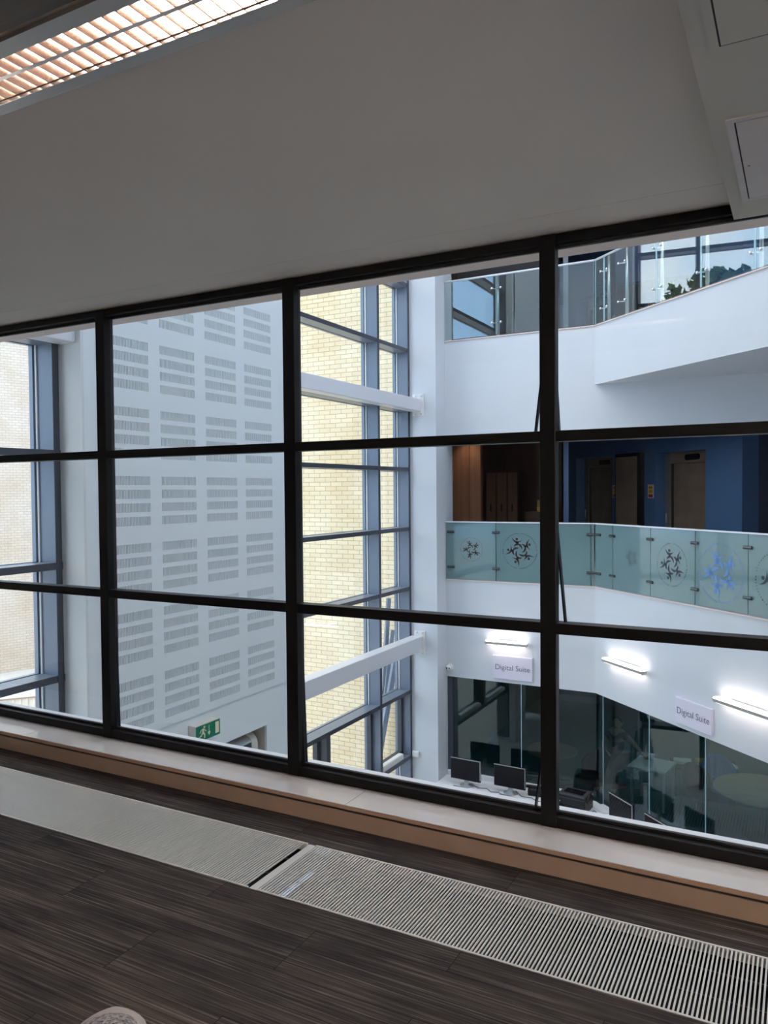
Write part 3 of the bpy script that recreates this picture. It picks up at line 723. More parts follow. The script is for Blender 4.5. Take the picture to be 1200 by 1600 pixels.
# ================================================================= UPPER BALUSTRADE
def balustrade_up(label, loc, rot, x0, x1, joints, posts):
    t = thing('glass_balustrade', label, 'balustrade', loc, rot)
    js = [x0]+joints+[x1]
    panes = []
    for i in range(len(js)-1):
        g = MB().box(js[i]+.006, js[i+1]-.006, -.008, .004, 4.05, 5.0).build('glass_panel', 'bal_glass', t)
        MB().box(js[i+1]-.0080, js[i+1]-.0055, -.0085, .0045, 4.05, 5.0).box(js[i]+.0055, js[i]+.0080, -.0085, .0045, 4.05, 5.0).build('glass_edge', 'edge', g)
        panes.append(g)
    for p in posts:
        ps = MB().tube([(p, .085, 4.03), (p, .085, 5.02)], .024, 12).build('post', 'steel', t, smooth=True)
        for z in (4.25, 4.80):
            MB().tube([(p, .07, z), (p-.075, -.014, z)], .008, 6).ball((p-.075, -.016, z), .020, .012, .020, 8, 6).tube([(p, .07, z), (p+.075, -.014, z)], .008, 6).ball((p+.075, -.016, z), .020, .012, .020, 8, 6).build('spider_fitting', 'chrome', ps, smooth=True)
    MB().tube([(x0, -.002, 5.012), (x1, -.002, 5.012)], .017, 10).build('handrail', 'rail', t, smooth=True)
    return t, panes
balustrade_up('clear glass balustrade with round posts on upper balcony, straight run beside the pier', (0, Yf, 0), 0, -5.29, -2.81, [-4.38, -3.55], [-4.38, -3.55])
UB, panes = balustrade_up('clear glass balustrade with round posts on upper balcony, angled run reflecting the sky', tuple(A), ang, .01, SE-.05,
              [.234, 1.40, 2.235, 3.09, 3.95, 4.8], [.234, .66, 1.415, 2.25, 3.10])
text_mesh('NUS', .34, panes[3], 'lettering', 'paper', (2.93, -.0135, 4.86), extrude=.0005, mirror=True, label='white back to front letters painted on the clear glass as a reflection', offset=-.006)  # solid letters stand in for a sign mirrored in this pane

# ================================================================= LIFT LOBBIES (middle and upper), local frame of the angled wall
LY = 4.3
def lobby(z0, suffix, wallm='blue'):
    zt = 2.32
    H_ = 3.55
    L_ = struct('wall_lift'+suffix, (A.x, A.y, z0), ang, 'blue lift lobby wall')
    m = MB()
    ops = [(-6.95, -5.445), (-3.914, -2.407)]
    xsn = [-8.6, ops[0][0], ops[0][1], ops[1][0], ops[1][1], -1.452]
    for a, b in ((xsn[0], xsn[1]), (xsn[2], xsn[3]), (xsn[4], xsn[5])): m.box(a, b, LY, LY+.40, 0, H_)
    for a, b in ops: m.box(a, b, LY, LY+.40, zt, H_)
    m.build('wall_face', wallm, L_)
    MB().box(-1.452-.3, -1.452, LY+.4, LY+4.2, 0, H_).build('side_wall', 'dkblue', L_)
    MB().box(-1.45, 3.5, LY+3.6, LY+3.8, 0, H_).build('rear_wall', 'dkblue', L_)
    for k, (a, b) in enumerate(ops):
        d = struct('door_%d' % (1+k+(2 if z0 > 1 else 0)), tuple(LP(a, LY+.28, z0)), ang, 'steel lift entrance with two sliding leaves')
        w = b-a
        MB().box(.0, .17, -.02, .10, 0, zt).box(.0, w, -.02, .10, 2.08, zt).box(w-.10, w, -.02, .10, 0, 2.08).build('steel_surround', 'lift_steel', d)
        MB().box(.17, .20, .0, .09, 0, 2.08).build('shadow_gap', 'gap', d)
        MB().box(.20, (w+.1)/2+.12, .05, .08, 0, 2.08).build('door_leaf', 'lift_steel', d)
        MB().box((w+.1)/2+.128, w-.10, .035, .065, 0, 2.08).build('door_leaf', 'lift_steel', d)
        n = 16; x_, z_ = w*.56, 2.20
        poly = [(x_+(.16 if math.cos(t*2*PI/n) > 0 else -.16)+.065*math.cos(t*2*PI/n), z_+.065*math.sin(t*2*PI/n)) for t in range(n)]
        MB().prism(poly, -.03, -.02).build('floor_indicator', 'screen', d)
        MB().box(.0, .145, -.023, -.02, .02, zt).build('jamb_panel', 'grey', d)
        MB().tube([(.07, -.045, 1.02), (.07, -.02, 1.02)], .03, 10).tube([(.07, -.05, 1.0), (.07, -.05, .80)], .010, 6).build('key_switch', 'chrome', d)
    return L_
lobby(0.0, '')
lobby(4.0, '.001')
def board(z0, label):
    b = thing('notice_panel', label, 'panel', tuple(LP(-5.21, LY, z0+.35)), ang)
    MB().box(0, .93, -.10, 0, 0, 2.0).build('frame', 'screen', b, bevel=.006)
    MB().box(.03, .80, -.104, -.10, .05, 1.92).build('face', 'lift_steel', b)
board(0, 'tall bronze mirror panel with black frame between the lifts, middle floor')
board(4.0, 'tall bronze mirror panel between the lifts on the upper floor')
def hazard(s_, z0, label):
    h = thing('safety_sign', label, 'safety sign', tuple(LP(s_, LY, z0+1.33)), ang, 'lift safety signs')
    MB().box(0, .19, -.006, 0, 0, .30).build('plate', 'sign', h)
    MB().box(.02, .17, -.0072, -.006, .095, .285).build('yellow_field', 'yellow', h); MB().box(.02, .17, -.0072, -.006, .015, .085).build('red_field', 'redprint', h)
    MB().tube([(.06, -.0074, .235), (.06, -.009, .235)], .024, 10).tube([(.13, -.0074, .235), (.13, -.009, .235)], .024, 10).box(.03, .16, -.009, -.0074, .155, .165).box(.03, .16, -.009, -.0074, .13, .14).box(.03, .16, -.009, -.0074, .045, .055).build('print', 'ink', h)
hazard(-4.16, 0, 'yellow and red safety sign left of the right hand lift, middle floor')
hazard(-5.43, 0, 'yellow and red safety sign right of the left hand lift, middle floor')
hazard(-4.16, 4.0, 'yellow and red safety sign seen through upper glass, right one')
hazard(-5.43, 4.0, 'yellow and red safety sign seen through upper glass, left one')

def fill_panel(name, label, loc, rot, sx, sy, energy, col, group=None):  # panel with an area lamp, used only for added fill light
    t = thing(name, label, 'ceiling light', loc, rot, group)
    MB().box(-sx/2-.02, sx/2+.02, -sy/2-.02, sy/2+.02, -.02, 0).build('frame', 'lamp_body', t)
    MB().box(-sx/2, sx/2, -sy/2, sy/2, -.024, -.02).build('diffuser', 'dimlamp', t)
    ld = bpy.data.lights.new(name+'_glow', 'AREA'); ld.shape = 'RECTANGLE'; ld.size = sx; ld.size_y = sy; ld.energy = energy; ld.color = col
    lo = bpy.data.objects.new(name+'_glow', ld); COL.objects.link(lo); lo.parent = t; lo.location = (0, 0, -.03)
for z_, w_ in ((2.62, 'middle'), (7.5, 'upper')):  # fill panels added because the closed lobbies are dark
    for s_, e_, l_ in ((-1.9, 26, 'near the right hand lift'), (-5.0, 10, 'near the left hand lift')):
        fill_panel('lobby_fill', w_+' floor lobby fill panel, added '+l_, tuple(LP(s_, 2.2, z_)), ang, 1.2, .6, e_*(1 if z_ < 4 else 1.5), (1, .93, .85), 'added lobby fill panels')
fill_panel('suite_fill', 'added fill panel on the ceiling of the ground floor suite', (-.6, 13.6, -1.6), 0, 1.2, .6, 7, (.85, 1, 1))  # suite panels are added fill, placed out of view
fill_panel('suite_fill', 'added fill panel further back in the ground floor suite', (-2.4, 16.0, -1.6), 0, 1.2, .6, 5, (.85, 1, 1))
# lobby ceilings and partitions between brown room and lobby
S1('ceiling.003', MB().box(-3.35, AR, Yf+.25, 22, 2.62, 2.75), 'dkblue', 'lobby ceiling on the middle floor')
PL_ = [(-3.36, 12.26), (-3.28, 12.26), (-5.28, 19.6), (-5.36, 19.6)]
S1('wall_partition', MB().prismz(PL_, 0, 3.59), 'dkblue', 'navy partition beside the lift lobby')
S1('wall_partition.001', MB().prismz(PL_, 3.985, 7.49).box(-5.44, -4.2, 15.6, 15.7, 3.985, 5.25), 'grey', 'grey partition on the upper floor')
S1('wall_rear', MB().box(-6.35, AR, 24, 24.2, -4, 8.3).box(-6.35, -6.15, 13.3, 24, -4, 8.3).box(-6.0, -5.76, 12.31, 13.3, -4, 8.3), 'charcoal', 'outer walls behind the galleries')
S1('wall_partition.002', MB().box(-5.6, -3.75, 13.3, 13.5, 5.42, 7.49), 'charcoal', 'charcoal bulkhead on the upper floor')
S1('ceiling.004', MB().box(-5.6, AR, Yf+.6, 22, 7.5, 7.6), 'charcoal')
S1('wall_partition.003', MB().box(-3.1, -1.5, 14.9, 15.1, 5.35, 7.5), 'dkblue', 'deep blue bulkhead on the upper floor')

# ---- brown room on the middle floor
BR = struct('wall_timber', (0, 0, 0), 0, 'brown timber lined room on the middle floor')
MB().box(-5.75, -5.6, Yf+.25, 18, 0, 3.6).build('side_wall', 'dk_brown', BR)
MB().box(-5.74, -5.27, 13.0, 13.1, 0, 2.7).box(-5.262, -5.06, 13.0, 13.1, 0, 2.7).build('pale_panel', 'brown_panel', BR)
MB().box(-5.6, -4.32, 15.6, 15.7, 0, 3.59).build('rear_wall', 'dk_brown', BR)
MB().prismz([(-5.6, 12.26), (-3.4, 12.26), (-4.3, 15.6), (-5.6, 15.6)], 2.72, 2.9).build('soffit', 'maroon', BR)
MB().box(-4.62, -4.12, 14.9, 15.0, 0, 2.45).build('right_panel', 'dk_brown', BR)
lk0 = None
for i in range(3):
    if lk0 is None:
        lk = thing('locker', '', 'locker', (0, 0, 0), group='tall lockers in the brown room')
        MB().box(0, .21, 0, .35, .0, 1.9).build('body', 'dk_brown', lk)
        dd = MB().box(.008, .202, -.018, 0, .03, 1.88).build('door', 'brown_panel', lk)
        MB().box(.09, .12, -.03, -.018, 1.12, 1.26).build('handle', 'gap', dd); lk0 = lk
    else: lk = copy_tree(lk0)
    lk.location = (-5.56+i*.222, 14.6, 0)
    lk['label'] = ('tall brown locker in the dim room, left one of three', 'tall brown locker in the dim room, middle one of three', 'tall brown locker in the dim room, right one of three')[i]
for (x, y, l, lb) in ((-5.35, 13.1, .55, 'dim ceiling strip light nearest the pier in the brown room'), (-4.95, 14.6, .60, 'brightest dim strip light in the brown room ceiling'), (-4.15, 15.0, .7, 'dim ceiling strip light right in the brown room')):
    t = thing('strip_light', lb, 'ceiling light', (x, y, 2.72), .3, group='strip lights in the brown room')
    MB().box(0, l, 0, .10, -.03, 0).build('housing', 'lamp_body', t); MB().box(.02, l-.02, .01, .09, -.034, -.03).build('diffuser', 'dimlamp', t)
cb = thing('cabinet', 'low dark cabinet at the right of the brown room', 'cabinet', (-4.62, 14.2, 0))
MB().box(0, .5, 0, .35, 0, 1.12).build('body', 'dk_brown', cb); MB().box(.02, .48, -.015, 0, .05, 1.08).build('door', 'dk_brown', cb)
bk = thing('card_box', 'small yellow box standing on the cabinet in the brown room', 'box', (-4.42, 14.28, 1.12))
MB().cbox((.12, .08, .11), (.24, .16, .22), .01).build('carton', 'ochre', bk); MB().box(.0, .24, -.004, .0, .03, .10).build('printed_band', 'yellow', bk)
sp_ = bpy.data.lights.new('room_spot', 'SPOT'); sp_.energy = 14; sp_.spot_size = math.radians(75); sp_.spot_blend = .8; sp_.color = (1, .78, .6); sp_.shadow_soft_size = .05
so = bpy.data.objects.new('room_spot', sp_); COL.objects.link(so); so.location = (-5.2, 12.62, 2.66); so.rotation_euler = (Vector((-.08, .35, -.85))).to_track_quat('-Z', 'Y').to_euler()

# ================================================================= GROUND FLOOR: DIGITAL SUITE
W3 = struct('window_3', (0, Yf, 0), 0, 'full height glazing of the ground floor suite, straight part')
for a, b in ((-5.29, -4.008), (-4.0, -2.80)): MB().box(a, b, .05, .062, -4, -1.60).build('glass_pane', 'suite_glass', W3)
MB().box(-4.008, -4.0, .048, .064, -4, -1.6).build('glass_joint', 'edge', W3)
MB().box(-5.29, -5.20, .03, .09, -4, -1.60).build('jamb_frame', 'nose_alu', W3)
W4 = struct('window_4', tuple(A), ang, 'full height glazing of the ground floor suite, angled part')
js = [0.02, .13, 1.20, 2.284, 3.37, 4.45, SE]
for a, b in zip(js[:-1], js[1:]):
    MB().box(a, b-.007, .05, .062, -4, -1.60).build('glass_pane', 'suite_glass', W4); MB().box(b-.007, b, .048, .064, -4, -1.6).build('glass_joint', 'edge', W4)
# suite interior
S1('floor.004', MB().box(-6.2, AR, Yf+.30, 20, -3.999, -3.985), 'teal_floor', 'dark teal carpet in the suite')
S1('wall_suite', MB().box(-6.3, AR, 20, 20.2, -4, -1.6).box(-6.3, -6.1, Yf+.3, 20, -4, -1.6), 'grey', 'dim walls of the suite')
def round_table(x, y, rr, label):
    t = thing('round_table', label, 'table', (x, y, -3.985))
    MB().lathe([(rr-.015, .70), (rr, .706), (rr, .722), (rr-.01, .728)], n=40).build('table_top', 'table', t)
    MB().tube([(0, 0, .03), (0, 0, .70)], .04, 12).build('pedestal', 'darkmetal', t); MB().lathe([(.32, 0), (.32, .012), (.05, .04)], n=24).build('base', 'darkmetal', t)
round_table(-4.05, 13.95, .46, 'smaller round oak table in the dark suite behind the left glass')
round_table(-.55, 13.6, .72, 'larger round oak table beside the blue chair in the suite')
def chair(x, y, rz, m, label, group=None):
    t = thing('tub_chair', label, 'chair', (x, y, -3.985), rz, group)
    MB().cbox((0, 0, .43), (.48, .46, .10), .04).build('seat', m, t, smooth=False)
    b = MB(); n = 14
    for i in range(n+1):
        a = PI*(.05+.9*i/n)
        hgt = .62+.26*math.sin(a)
        b.v += [(.25*math.cos(a), .24*math.sin(a)-.02, .40), (.29*math.cos(a), .28*math.sin(a)-.02, .40), (.29*math.cos(a), .29*math.sin(a)-.02, hgt), (.25*math.cos(a), .25*math.sin(a)-.02, hgt)]
    for i in range(n):
        for k in range(4): b.f.append((4*i+k, 4*i+(k+1) % 4, 4*i+4+(k+1) % 4, 4*i+4+k))
    b.f += [(0, 1, 2, 3), (4*n+3, 4*n+2, 4*n+1, 4*n)]
    b.build('backrest', m, t, smooth=False)
    for (sx, sy) in ((1, 1), (1, -1), (-1, 1), (-1, -1)): MB().tube([(sx*.2, sy*.18, .39), (sx*.23, sy*.21, 0)], .013, 8).build('leg', 'chrome', t)
    return t
chair(-1.25, 14.35, .25, 'seat_blue', 'blue upholstered tub chair behind the larger round table')
chair(-3.24, 13.68, -.5, 'seat_dark', 'charcoal tub chair beside the smaller round table')
chair(-1.50, 13.75, .8, 'seat_dark', 'charcoal tub chair standing near the paper stacks in the suite')
chair(.15, 13.1, -1.9, 'seat_blue', 'blue tub chair in front of the larger round table at the right edge')
st = thing('side_table', 'low dark table carrying papers inside the suite', 'table', (-1.55, 14.95, -3.985), .2)
MB().box(-.55, .55, -.3, .3, .50, .54).build('table_top', 'seat_dark', st)
for (sx, sy) in ((1, 1), (1, -1), (-1, 1), (-1, -1)): MB().box(sx*.5-.02, sx*.5+.02, sy*.26-.02, sy*.26+.02, 0, .50).build('leg', 'darkmetal', st)
for i, (dx, dy, hh, m_, nm, lb) in enumerate(((-.36, 0, .05, 'paper', 'paper_stack', 'white paper stack on the low table in the suite'), (.02, .04, .07, 'ochre', 'folder_stack', 'yellow folder stack beside the white papers in the suite'), (.375, -.05, .045, 'paper', 'paper_stack', 'thin white paper stack at the right end of the low table'))):
    t = MB(); 
    for k in range(4): t.cbox((0, 0, hh*(k+.5)/4), (.30-.01*(k % 2), .22, hh/4-.0008))
    o = t.build(nm, m_); o.location = Vector((-1.55, 14.95, -3.445))+Vector((dx*math.cos(.2)-dy*math.sin(.2), dx*math.sin(.2)+dy*math.cos(.2), 0)); o.rotation_euler = (0, 0, .2+.2*i); tag(o, lb, 'papers')

# ---- desk along the glass
S1('trim_10', MB().box(-5.29, -2.85, 11.975, 12.045, -3.6, -3.20), 'desk', 'white upstand behind the desk')
dk = thing('desk', 'long white bench desk along the suite glass carrying the monitors', 'desk', (0, 0, -3.27))
a = LP(2.35, -.03); b = LP(2.35, -.52); c = LP(-.20, -.52)
MB().prismz([(-5.29, 11.97), (-5.29, 11.30), (c.x-.02, 11.30), (b.x, b.y), (a.x, a.y), (-2.80, 11.97)], -.03, 0).build('desk_top', 'desk', dk)

for x in (-5.2, -4.0, -2.9): MB().box(x-.03, x+.03, 11.45, 11.85, -.715, -.03).build('desk_leg', 'silver', dk)
q = LP(2.2, -.28); MB().box(q.x-.03, q.x+.03, q.y-.03, q.y+.03, -.715, -.03).build('desk_leg', 'silver', dk)
mon0 = None
def monitor(loc, rz, label, w=.52):
    global mon0
    if mon0 is None:
        t = thing('monitor', '', 'monitor', (0, 0, 0), 0, 'computer monitors on the white desk')
        MB().cbox((0, .02, .275), (w, .045, .345)).build('casing', 'plastic', t, bevel=.006)
        MB().box(-w/2+.012, w/2-.012, -.0045, -.003, .118, .430).build('screen', 'screen', t)
        MB().box(-w/2, w/2, -.006, .010, .440, .4475).box(w/2-.006, w/2, -.006, .010, .135, .4475).build('bezel_edge', 'silver', t, label='pale silver bezel edge')
        MB().bar((0, .05, .02), (0, .04, .20), .07, .02, up=(0, 1, 0)).build('stand_neck', 'silver', t)
        MB().lathe([(.115, .0), (.115, .010), (.03, .02)], (0, .05, 0), 20).build('stand_base', 'silver', t)
        mon0 = t
    else: t = copy_tree(mon0)
    t.location = loc; t.rotation_euler = (0, 0, rz); t['label'] = label; return t
monitor((-4.80, 11.60, -3.27), -.03, 'black computer monitor nearest the pier on the white desk')
monitor((-4.06, 11.62, -3.27), -.03, 'black computer monitor second from the pier, left of the mullion')
p = LP(1.02, -.30); monitor((p.x, p.y, -3.27), ang, 'monitor with pale bezel seen edge on, right of the black printer')
p = LP(1.80, -.30); monitor((p.x, p.y, -3.27), ang, 'last monitor on the desk, its top just above the white ledge')
def keyboard(loc, rz, label):
    t = thing('keyboard', label, 'keyboard', loc, rz, 'keyboards on the desk')
    MB().cbox((0, 0, .010), (.45, .15, .018), .004).build('base', 'plastic', t)
    k = MB()
    for i in range(18):
        for j in range(5): k.box(-.215+i*.0240, -.215+i*.0240+.019, -.062+j*.025, -.062+j*.025+.020, .018, .024)
    k.build('keys', 'keys', t); return t
keyboard((-4.76, 11.43, -3.27), -.12, 'black keyboard in front of the monitor nearest the pier')
keyboard((-3.98, 11.44, -3.27), -.12, 'black keyboard in front of the monitor second from the pier')
def mouse(x, y, label):
    o = MB().ball((0, 0, .0), .032, .052, .03).build('mouse', 'silver', smooth=True); o.location = (x, y, -3.262); tag(o, label, 'computer mouse', 'mice on the desk')
mouse(-4.42, 11.36, 'computer mouse right of the keyboard nearest the pier'); mouse(-3.62, 11.38, 'computer mouse just left of the thick black mullion')
ph = thing('desk_phone', 'dark device on the desk right of the second monitor', 'device', (-3.68, 11.78, -3.27), .1)
MB().cbox((0, 0, .06), (.24, .14, .12), .02).build('body', 'plastic', ph); MB().cbox((0, -.03, .14), (.30, .05, .04), .01).build('top_bar', 'plastic', ph)
def cable(pts, label, rad=.007):
    o = MB().tube(pts, rad, 6).build('cable', 'wire'); tag(o, label, 'cable', 'cables on the desk')
z = -3.262
cable([(-4.72, 11.68, z+.03), (-4.60, 11.62, z), (-4.45, 11.66, z), (-4.35, 11.56, z), (-4.22, 11.60, z)], 'cable curling between the two left monitors')
cable([(-3.98, 11.70, z+.03), (-3.85, 11.60, z), (-3.70, 11.62, z), (-3.60, 11.54, z), (-3.35, 11.50, z)], 'cable running from the second monitor behind the mullion')
cable([(-2.74, 11.50, z), (-2.72, 11.58, z), (-2.66, 11.50, z), (-2.52, 11.46, z)], 'dark cable lying right of the printer')
pr = thing('printer', 'black desktop printer right of the thick mullion on the desk', 'printer', (-3.02, 11.58, -3.27), -.12)
MB().cbox((0, 0, .10), (.46, .36, .20), .015).build('body', 'plastic', pr)
MB().cbox((0, .02, .215), (.42, .30, .03), .008).build('lid', 'keys', pr); MB().box(-.15, .15, -.06, .12, .230, .235).build('paper_well', 'screen', pr)
MB().box(-.16, .16, -.185, -.18, .05, .09).build('paper_slot', 'screen', pr); MB().bar((.235, -.08, .15), (.235, .06, .26), .02, .05).build('side_guide', 'plastic', pr)
MB().box(-.20, -.15, -.182, -.180, .12, .14).build('badge', 'silver', pr)
ps_ = MB().box(-.15, .15, -.105, .105, 0, .004).box(-.13, .16, -.10, .108, .004, .008).build('paper_sheet', 'paper'); ps_.location = (-2.62, 11.72, -3.27); ps_.rotation_euler = (0, 0, -.7); tag(ps_, 'white sheets lying right of the black printer', 'paper')

# ---- person in the suite, seated, leaning over a cup
def skinfig(name, joints, edges, radii, m, parent, sub=2):
    me = bpy.data.meshes.new(name); me.from_pydata(joints, edges, []); me.materials.append(M[m])
    o = bpy.data.objects.new(name, me); COL.objects.link(o); o.parent = parent
    sk = o.modifiers.new('skin', 'SKIN'); ss = o.modifiers.new('sub', 'SUBSURF'); ss.levels = sub; ss.render_levels = sub
    for i, rr in enumerate(radii):
        me.skin_vertices[0].data[i].radius = (rr, rr) if not isinstance(rr, tuple) else rr
        me.skin_vertices[0].data[i].use_root = (i == 0)
    sk.use_smooth_shade = True
    return o
def person():
    t = thing('person', 'person in grey shirt bending forward with one arm out, dim behind the angled glass', 'person', (-3.05, 14.65, -3.985), -.15)
    J = [(0, 0, .56), (.02, -.02, .74), (.05, -.05, .92), (.07, -.08, 1.05), (.08, -.11, 1.12),       # pelvis, waist, chest, neck base, neck
         (.24, -.10, 1.00), (.42, -.18, .90), (.60, -.26, .78),                                          # right arm reaching out
         (-.10, -.06, 1.00), (-.17, -.18, .80), (-.05, -.36, .74),                                       # left arm
         (.10, -.05, .52), (.14, -.42, .50), (.14, -.44, .08), (.14, -.56, .04),
         (-.10, -.05, .52), (-.12, -.42, .50), (-.12, -.44, .08), (-.12, -.56, .04)]
    E2 = [(0, 1), (1, 2), (2, 3), (3, 4), (3, 5), (5, 6), (6, 7), (3, 8), (8, 9), (9, 10), (0, 11), (11, 12), (12, 13), (13, 14), (0, 15), (15, 16), (16, 17), (17, 18)]
    R_ = [.15, .135, .15, .09, .055, .06, .042, .028, .06, .045, .028, .09, .06, .045, .035, .09, .06, .045, .035]
    body = skinfig('body', J, E2, R_, 'skin', t)
    # shirt and trousers as slightly larger skins
    skinfig('shirt', [J[0], J[1], J[2], (.068, -.075, 1.02), (.22, -.10, 1.0), (.32, -.14, .95), (-.10, -.06, 1.0), (-.145, -.13, .90)], [(0, 1), (1, 2), (2, 3), (3, 4), (4, 5), (3, 6), (6, 7)], [.165, .15, .165, .10, .078, .064, .078, .064], 'shirt', t)
    skinfig('trousers', [J[0], J[11], J[12], J[13], J[15], J[16], J[17]], [(0, 1), (1, 2), (2, 3), (0, 4), (4, 5), (5, 6)], [.17, .105, .075, .06, .105, .075, .06], 'trouser', t)
    hb = MB().ball((.10, -.16, 1.23), .078, .095, .115, 20, 14).ball((.10, -.255, 1.215), .012, .018, .018, 8, 6).ball((.022, -.15, 1.22), .01, .018, .028, 8, 6).ball((.178, -.15, 1.22), .01, .018, .028, 8, 6)
    hd_ = hb.build('head', 'skin', t, smooth=True)
    MB().ball((.10, -.135, 1.265), .086, .098, .095, 18, 12).build('hair', 'hair', hd_, smooth=True)
    MB().ball((.072, -.250, 1.24), .012, .006, .007, 8, 6).ball((.128, -.250, 1.24), .012, .006, .007, 8, 6).ball((.10, -.246, 1.165), .024, .008, .006, 10, 6).build('eyes_and_mouth', 'hair', hd_, smooth=True)
    for (wr, d_, sg) in (((.60, -.26, .78), Vector((.8, -.35, -.5)), 1), ((-.05, -.36, .74), Vector((.7, -.6, -.3)), -1)):
        d_ = d_.normalized(); w_ = Vector(wr); sdv = d_.cross(Vector((0, 0, 1))).normalized(); jj = [tuple(w_), tuple(w_+d_*.05)]; ee = [(0, 1)]; rr = [.026, (.036, .018)]
        for k in range(4):
            o_ = sdv*(k-1.5)*.020; l = (.07, .08, .075, .06)[k]; i0 = len(jj)
            jj += [tuple(w_+d_*.085+o_), tuple(w_+d_*(.085+l*.5)+o_), tuple(w_+d_*(.085+l*.8)+o_-Vector((0, 0, .022)))]; ee += [(1, i0), (i0, i0+1), (i0+1, i0+2)]; rr += [.0095, .0085, .007]
        i0 = len(jj); jj += [tuple(w_+d_*.045-sdv*sg*.035), tuple(w_+d_*.085-sdv*sg*.055)]; ee += [(1, i0), (i0, i0+1)]; rr += [.011, .009]
        skinfig('hand', jj, ee, rr, 'skin', t, 1)
    return t
person()
sc = thing('stool', 'dark stool under the bending person in the suite', 'stool', (-3.05, 14.65, -3.985))
MB().lathe([(.19, .36), (.20, .38), (.20, .41), (.18, .425)], n=24).build('seat', 'seat_dark', sc); MB().tube([(0, 0, .0), (0, 0, .37)], .025, 10).build('column', 'chrome', sc); MB().lathe([(.22, 0), (.22, .012), (.03, .03)], n=20).build('base', 'darkmetal', sc)
wt = thing('suite_desk', 'pale desk in the suite before the bending person', 'desk', (-2.55, 14.2, -3.985), -.15)
MB().box(-.05, .60, -.42, .22, .69, .715).build('desk_top', 'desk', wt)
for (xx, yy) in ((0, -.36), (.55, -.36), (0, .16), (.55, .16)): MB().box(xx-.02, xx+.02, yy-.02, yy+.02, 0, .69).build('leg', 'silver', wt)
cp = MB().lathe([(.028, 0), (.030, .005), (.040, .095), (.041, .10), (.037, .098), (.027, .01)], n=20).build('cup', 'paper', smooth=True); cp.location = (-2.33, 14.27, -3.27); tag(cp, 'small white cup under the hand of the bending person', 'cup')

# ---- wall lights and sign boards
def wall_light(loc, rot, label, w=.70, power=.75):
    t = thing('wall_light', label, 'wall light', loc, rot, 'linear wall lights above the suite')
    MB().box(.18, w-.18, -.03, 0, -.02, .03).build('wall_bracket', 'lamp_body', t)
    MB().add([(0, -.115, -.035), (w, -.115, -.035), (w, -.045, -.035), (0, -.045, -.035), (0, -.135, .012), (w, -.135, .012), (w, -.03, .012), (0, -.03, .012)],
             [(0, 1, 2, 3), (4, 5, 6, 7), (0, 1, 5, 4), (1, 2, 6, 5), (2, 3, 7, 6), (3, 0, 4, 7)]).build('housing', 'lamp_body', t)
    MB().box(.012, w-.012, -.128, -.036, .012, .030).box(.03, w-.03, -.105, -.052, -.040, -.035).build('diffuser', 'lamp_white', t)
    for (zz, rx, pw) in ((-.06, 0, power), (.06, PI, power*.8)):
        ld = bpy.data.lights.new('wall_light_glow', 'AREA'); ld.shape = 'RECTANGLE'; ld.size = w*.9; ld.size_y = .06; ld.energy = pw; ld.color = (1, .78, .70)
        lo = bpy.data.objects.new('wall_light_glow', ld); COL.objects.link(lo); lo.parent = t; lo.location = (w/2, -.085, zz); lo.rotation_euler = (rx, 0, 0)
    return t
wall_light((-4.56, Yf, -.935), 0, 'lit wall light above the left sign board, on the straight wall')
q = LP(.338, 0, -1.0); wall_light(tuple(q), ang, 'lit wall light between the two sign boards, on the angled wall', .915)
q = LP(2.585, 0, -1.03); wall_light(tuple(q), ang, 'lit wall light cut off by the right edge, nearest on the angled wall', .92)
def sign(loc, rot, label, w, h):
    t = thing('sign_board', label, 'sign', loc, rot, 'white boards naming the suite')
    MB().box(0, w, -.035, 0, 0, h).build('board', 'sign', t, bevel=.002)
    text_mesh('Digital Suite', .122, t, 'lettering', 'ink', (w/2, -.0365, h*.50), extrude=.0008, offset=-.0012)
sign((-4.457, Yf, -1.535), 0, 'white board lettered Digital Suite under the left wall light', .665, .375)
sign(tuple(LP(1.817, 0, -1.535)), ang, 'white board lettered Digital Suite between two wall lights', .653, .335)
cm = thing('ceiling_sensor', 'white dome with two dark lenses on the wall corner beside the pier', 'sensor', (-5.235, Yf, -1.445))
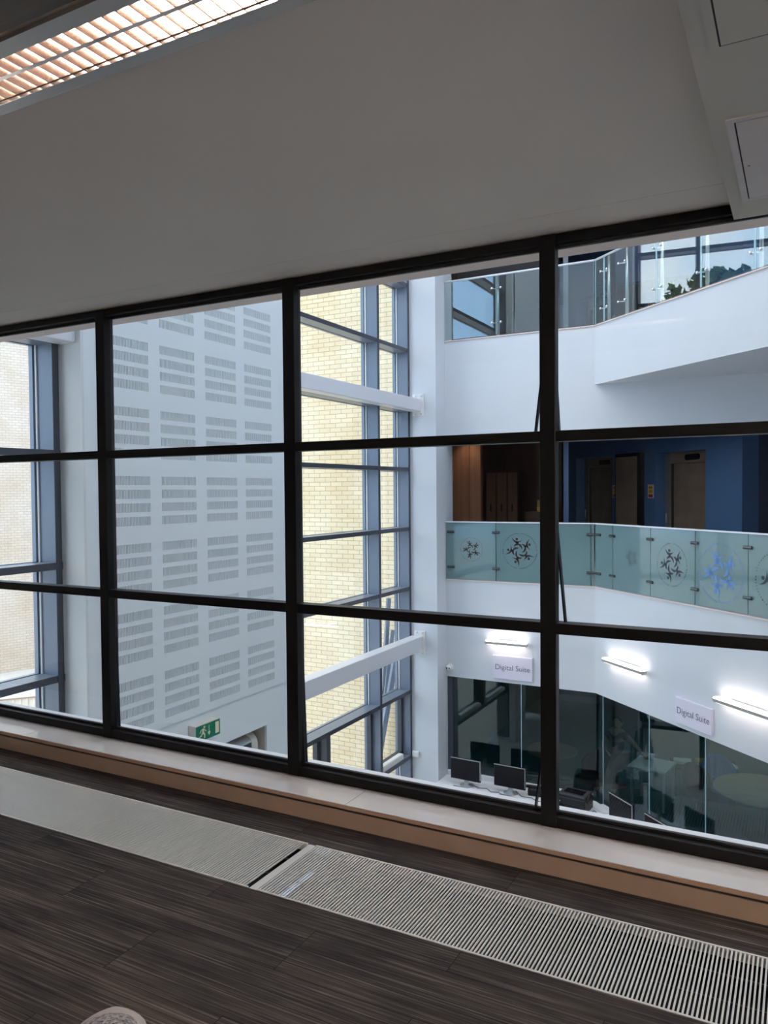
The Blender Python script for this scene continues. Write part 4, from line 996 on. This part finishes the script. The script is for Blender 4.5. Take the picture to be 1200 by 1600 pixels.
MB().tube([(0, -.03, 0), (0, 0, 0)], .062, 16).build('mounting_ring', 'box_white', cm); MB().ball((0, -.04, 0), .05, .045, .05, 14, 10).build('dome', 'box_white', cm, smooth=True)
for xx in (-.022, .022): MB().ball((xx, -.082, -.002), .013, .008, .013, 8, 6).build('lens', 'screen', cm, smooth=True)

# ================================================================= THE FOOT AT BOTTOM LEFT
def shoe():
    c = Vector((-.696, .602, .912))
    t = thing('person', 'crossed foot in a white sequinned trainer at the bottom left corner', 'person', tuple(c), .58)
    # local +y = toe direction (towards the window), built from cross sections
    outline = []
    secs = [(-.215, .030), (-.20, .036), (-.12, .038), (-.06, .042), (-.02, .046)]+[(.068*math.sin(q*PI/2), .047*max(math.cos(q*PI/2), .02)**.5) for q in [k/14 for k in range(15)]]
    sole = MB(); up = MB(); n = 28
    for k, (y, w) in enumerate(secs):
        h = .017+.10*max(-.02-y, 0) if y < 0 else .017*max(1-(y/.071)**2, 0)**.5+.001
        for i in range(n):
            a = 2*PI*i/n
            sole.v.append(((w+.003)*math.cos(a), y*1.04, -.006+.014*math.sin(a)))
        for i in range(n):
            a = 2*PI*i/n; q = .84
            up.v.append(((w*q)*math.cos(a), y*q, (.003+h*math.sin(a)) if math.sin(a) > 0 else .003+.004*math.sin(a)))
    for m in (sole, up):
        for k in range(len(secs)-1):
            for i in range(n): m.f.append((k*n+i, k*n+(i+1) % n, (k+1)*n+(i+1) % n, (k+1)*n+i))
        m.f.append(tuple(range(n-1, -1, -1))); m.f.append(tuple((len(secs)-1)*n+i for i in range(n)))
    sh = up.build('shoe', 'glitter', t, smooth=True, label='white sequinned knit trainer upper')
    sole.build('rubber_sole', 'rubber', sh, smooth=True)
    MB().ball((.040, .030, .0045), .0045, .007, .003, 8, 6).build('scuff_mark', 'dirt', sh, smooth=True)
    skinfig('leg', [(0, -.15, .025), (0, -.22, .03), (.0, -.40, .02), (.0, -.60, .0), (.05, -.85, -.06), (.10, -1.10, -.10)], [(0, 1), (1, 2), (2, 3), (3, 4), (4, 5)], [.036, .040, .055, .062, .075, .09], 'trouser', t)
shoe()
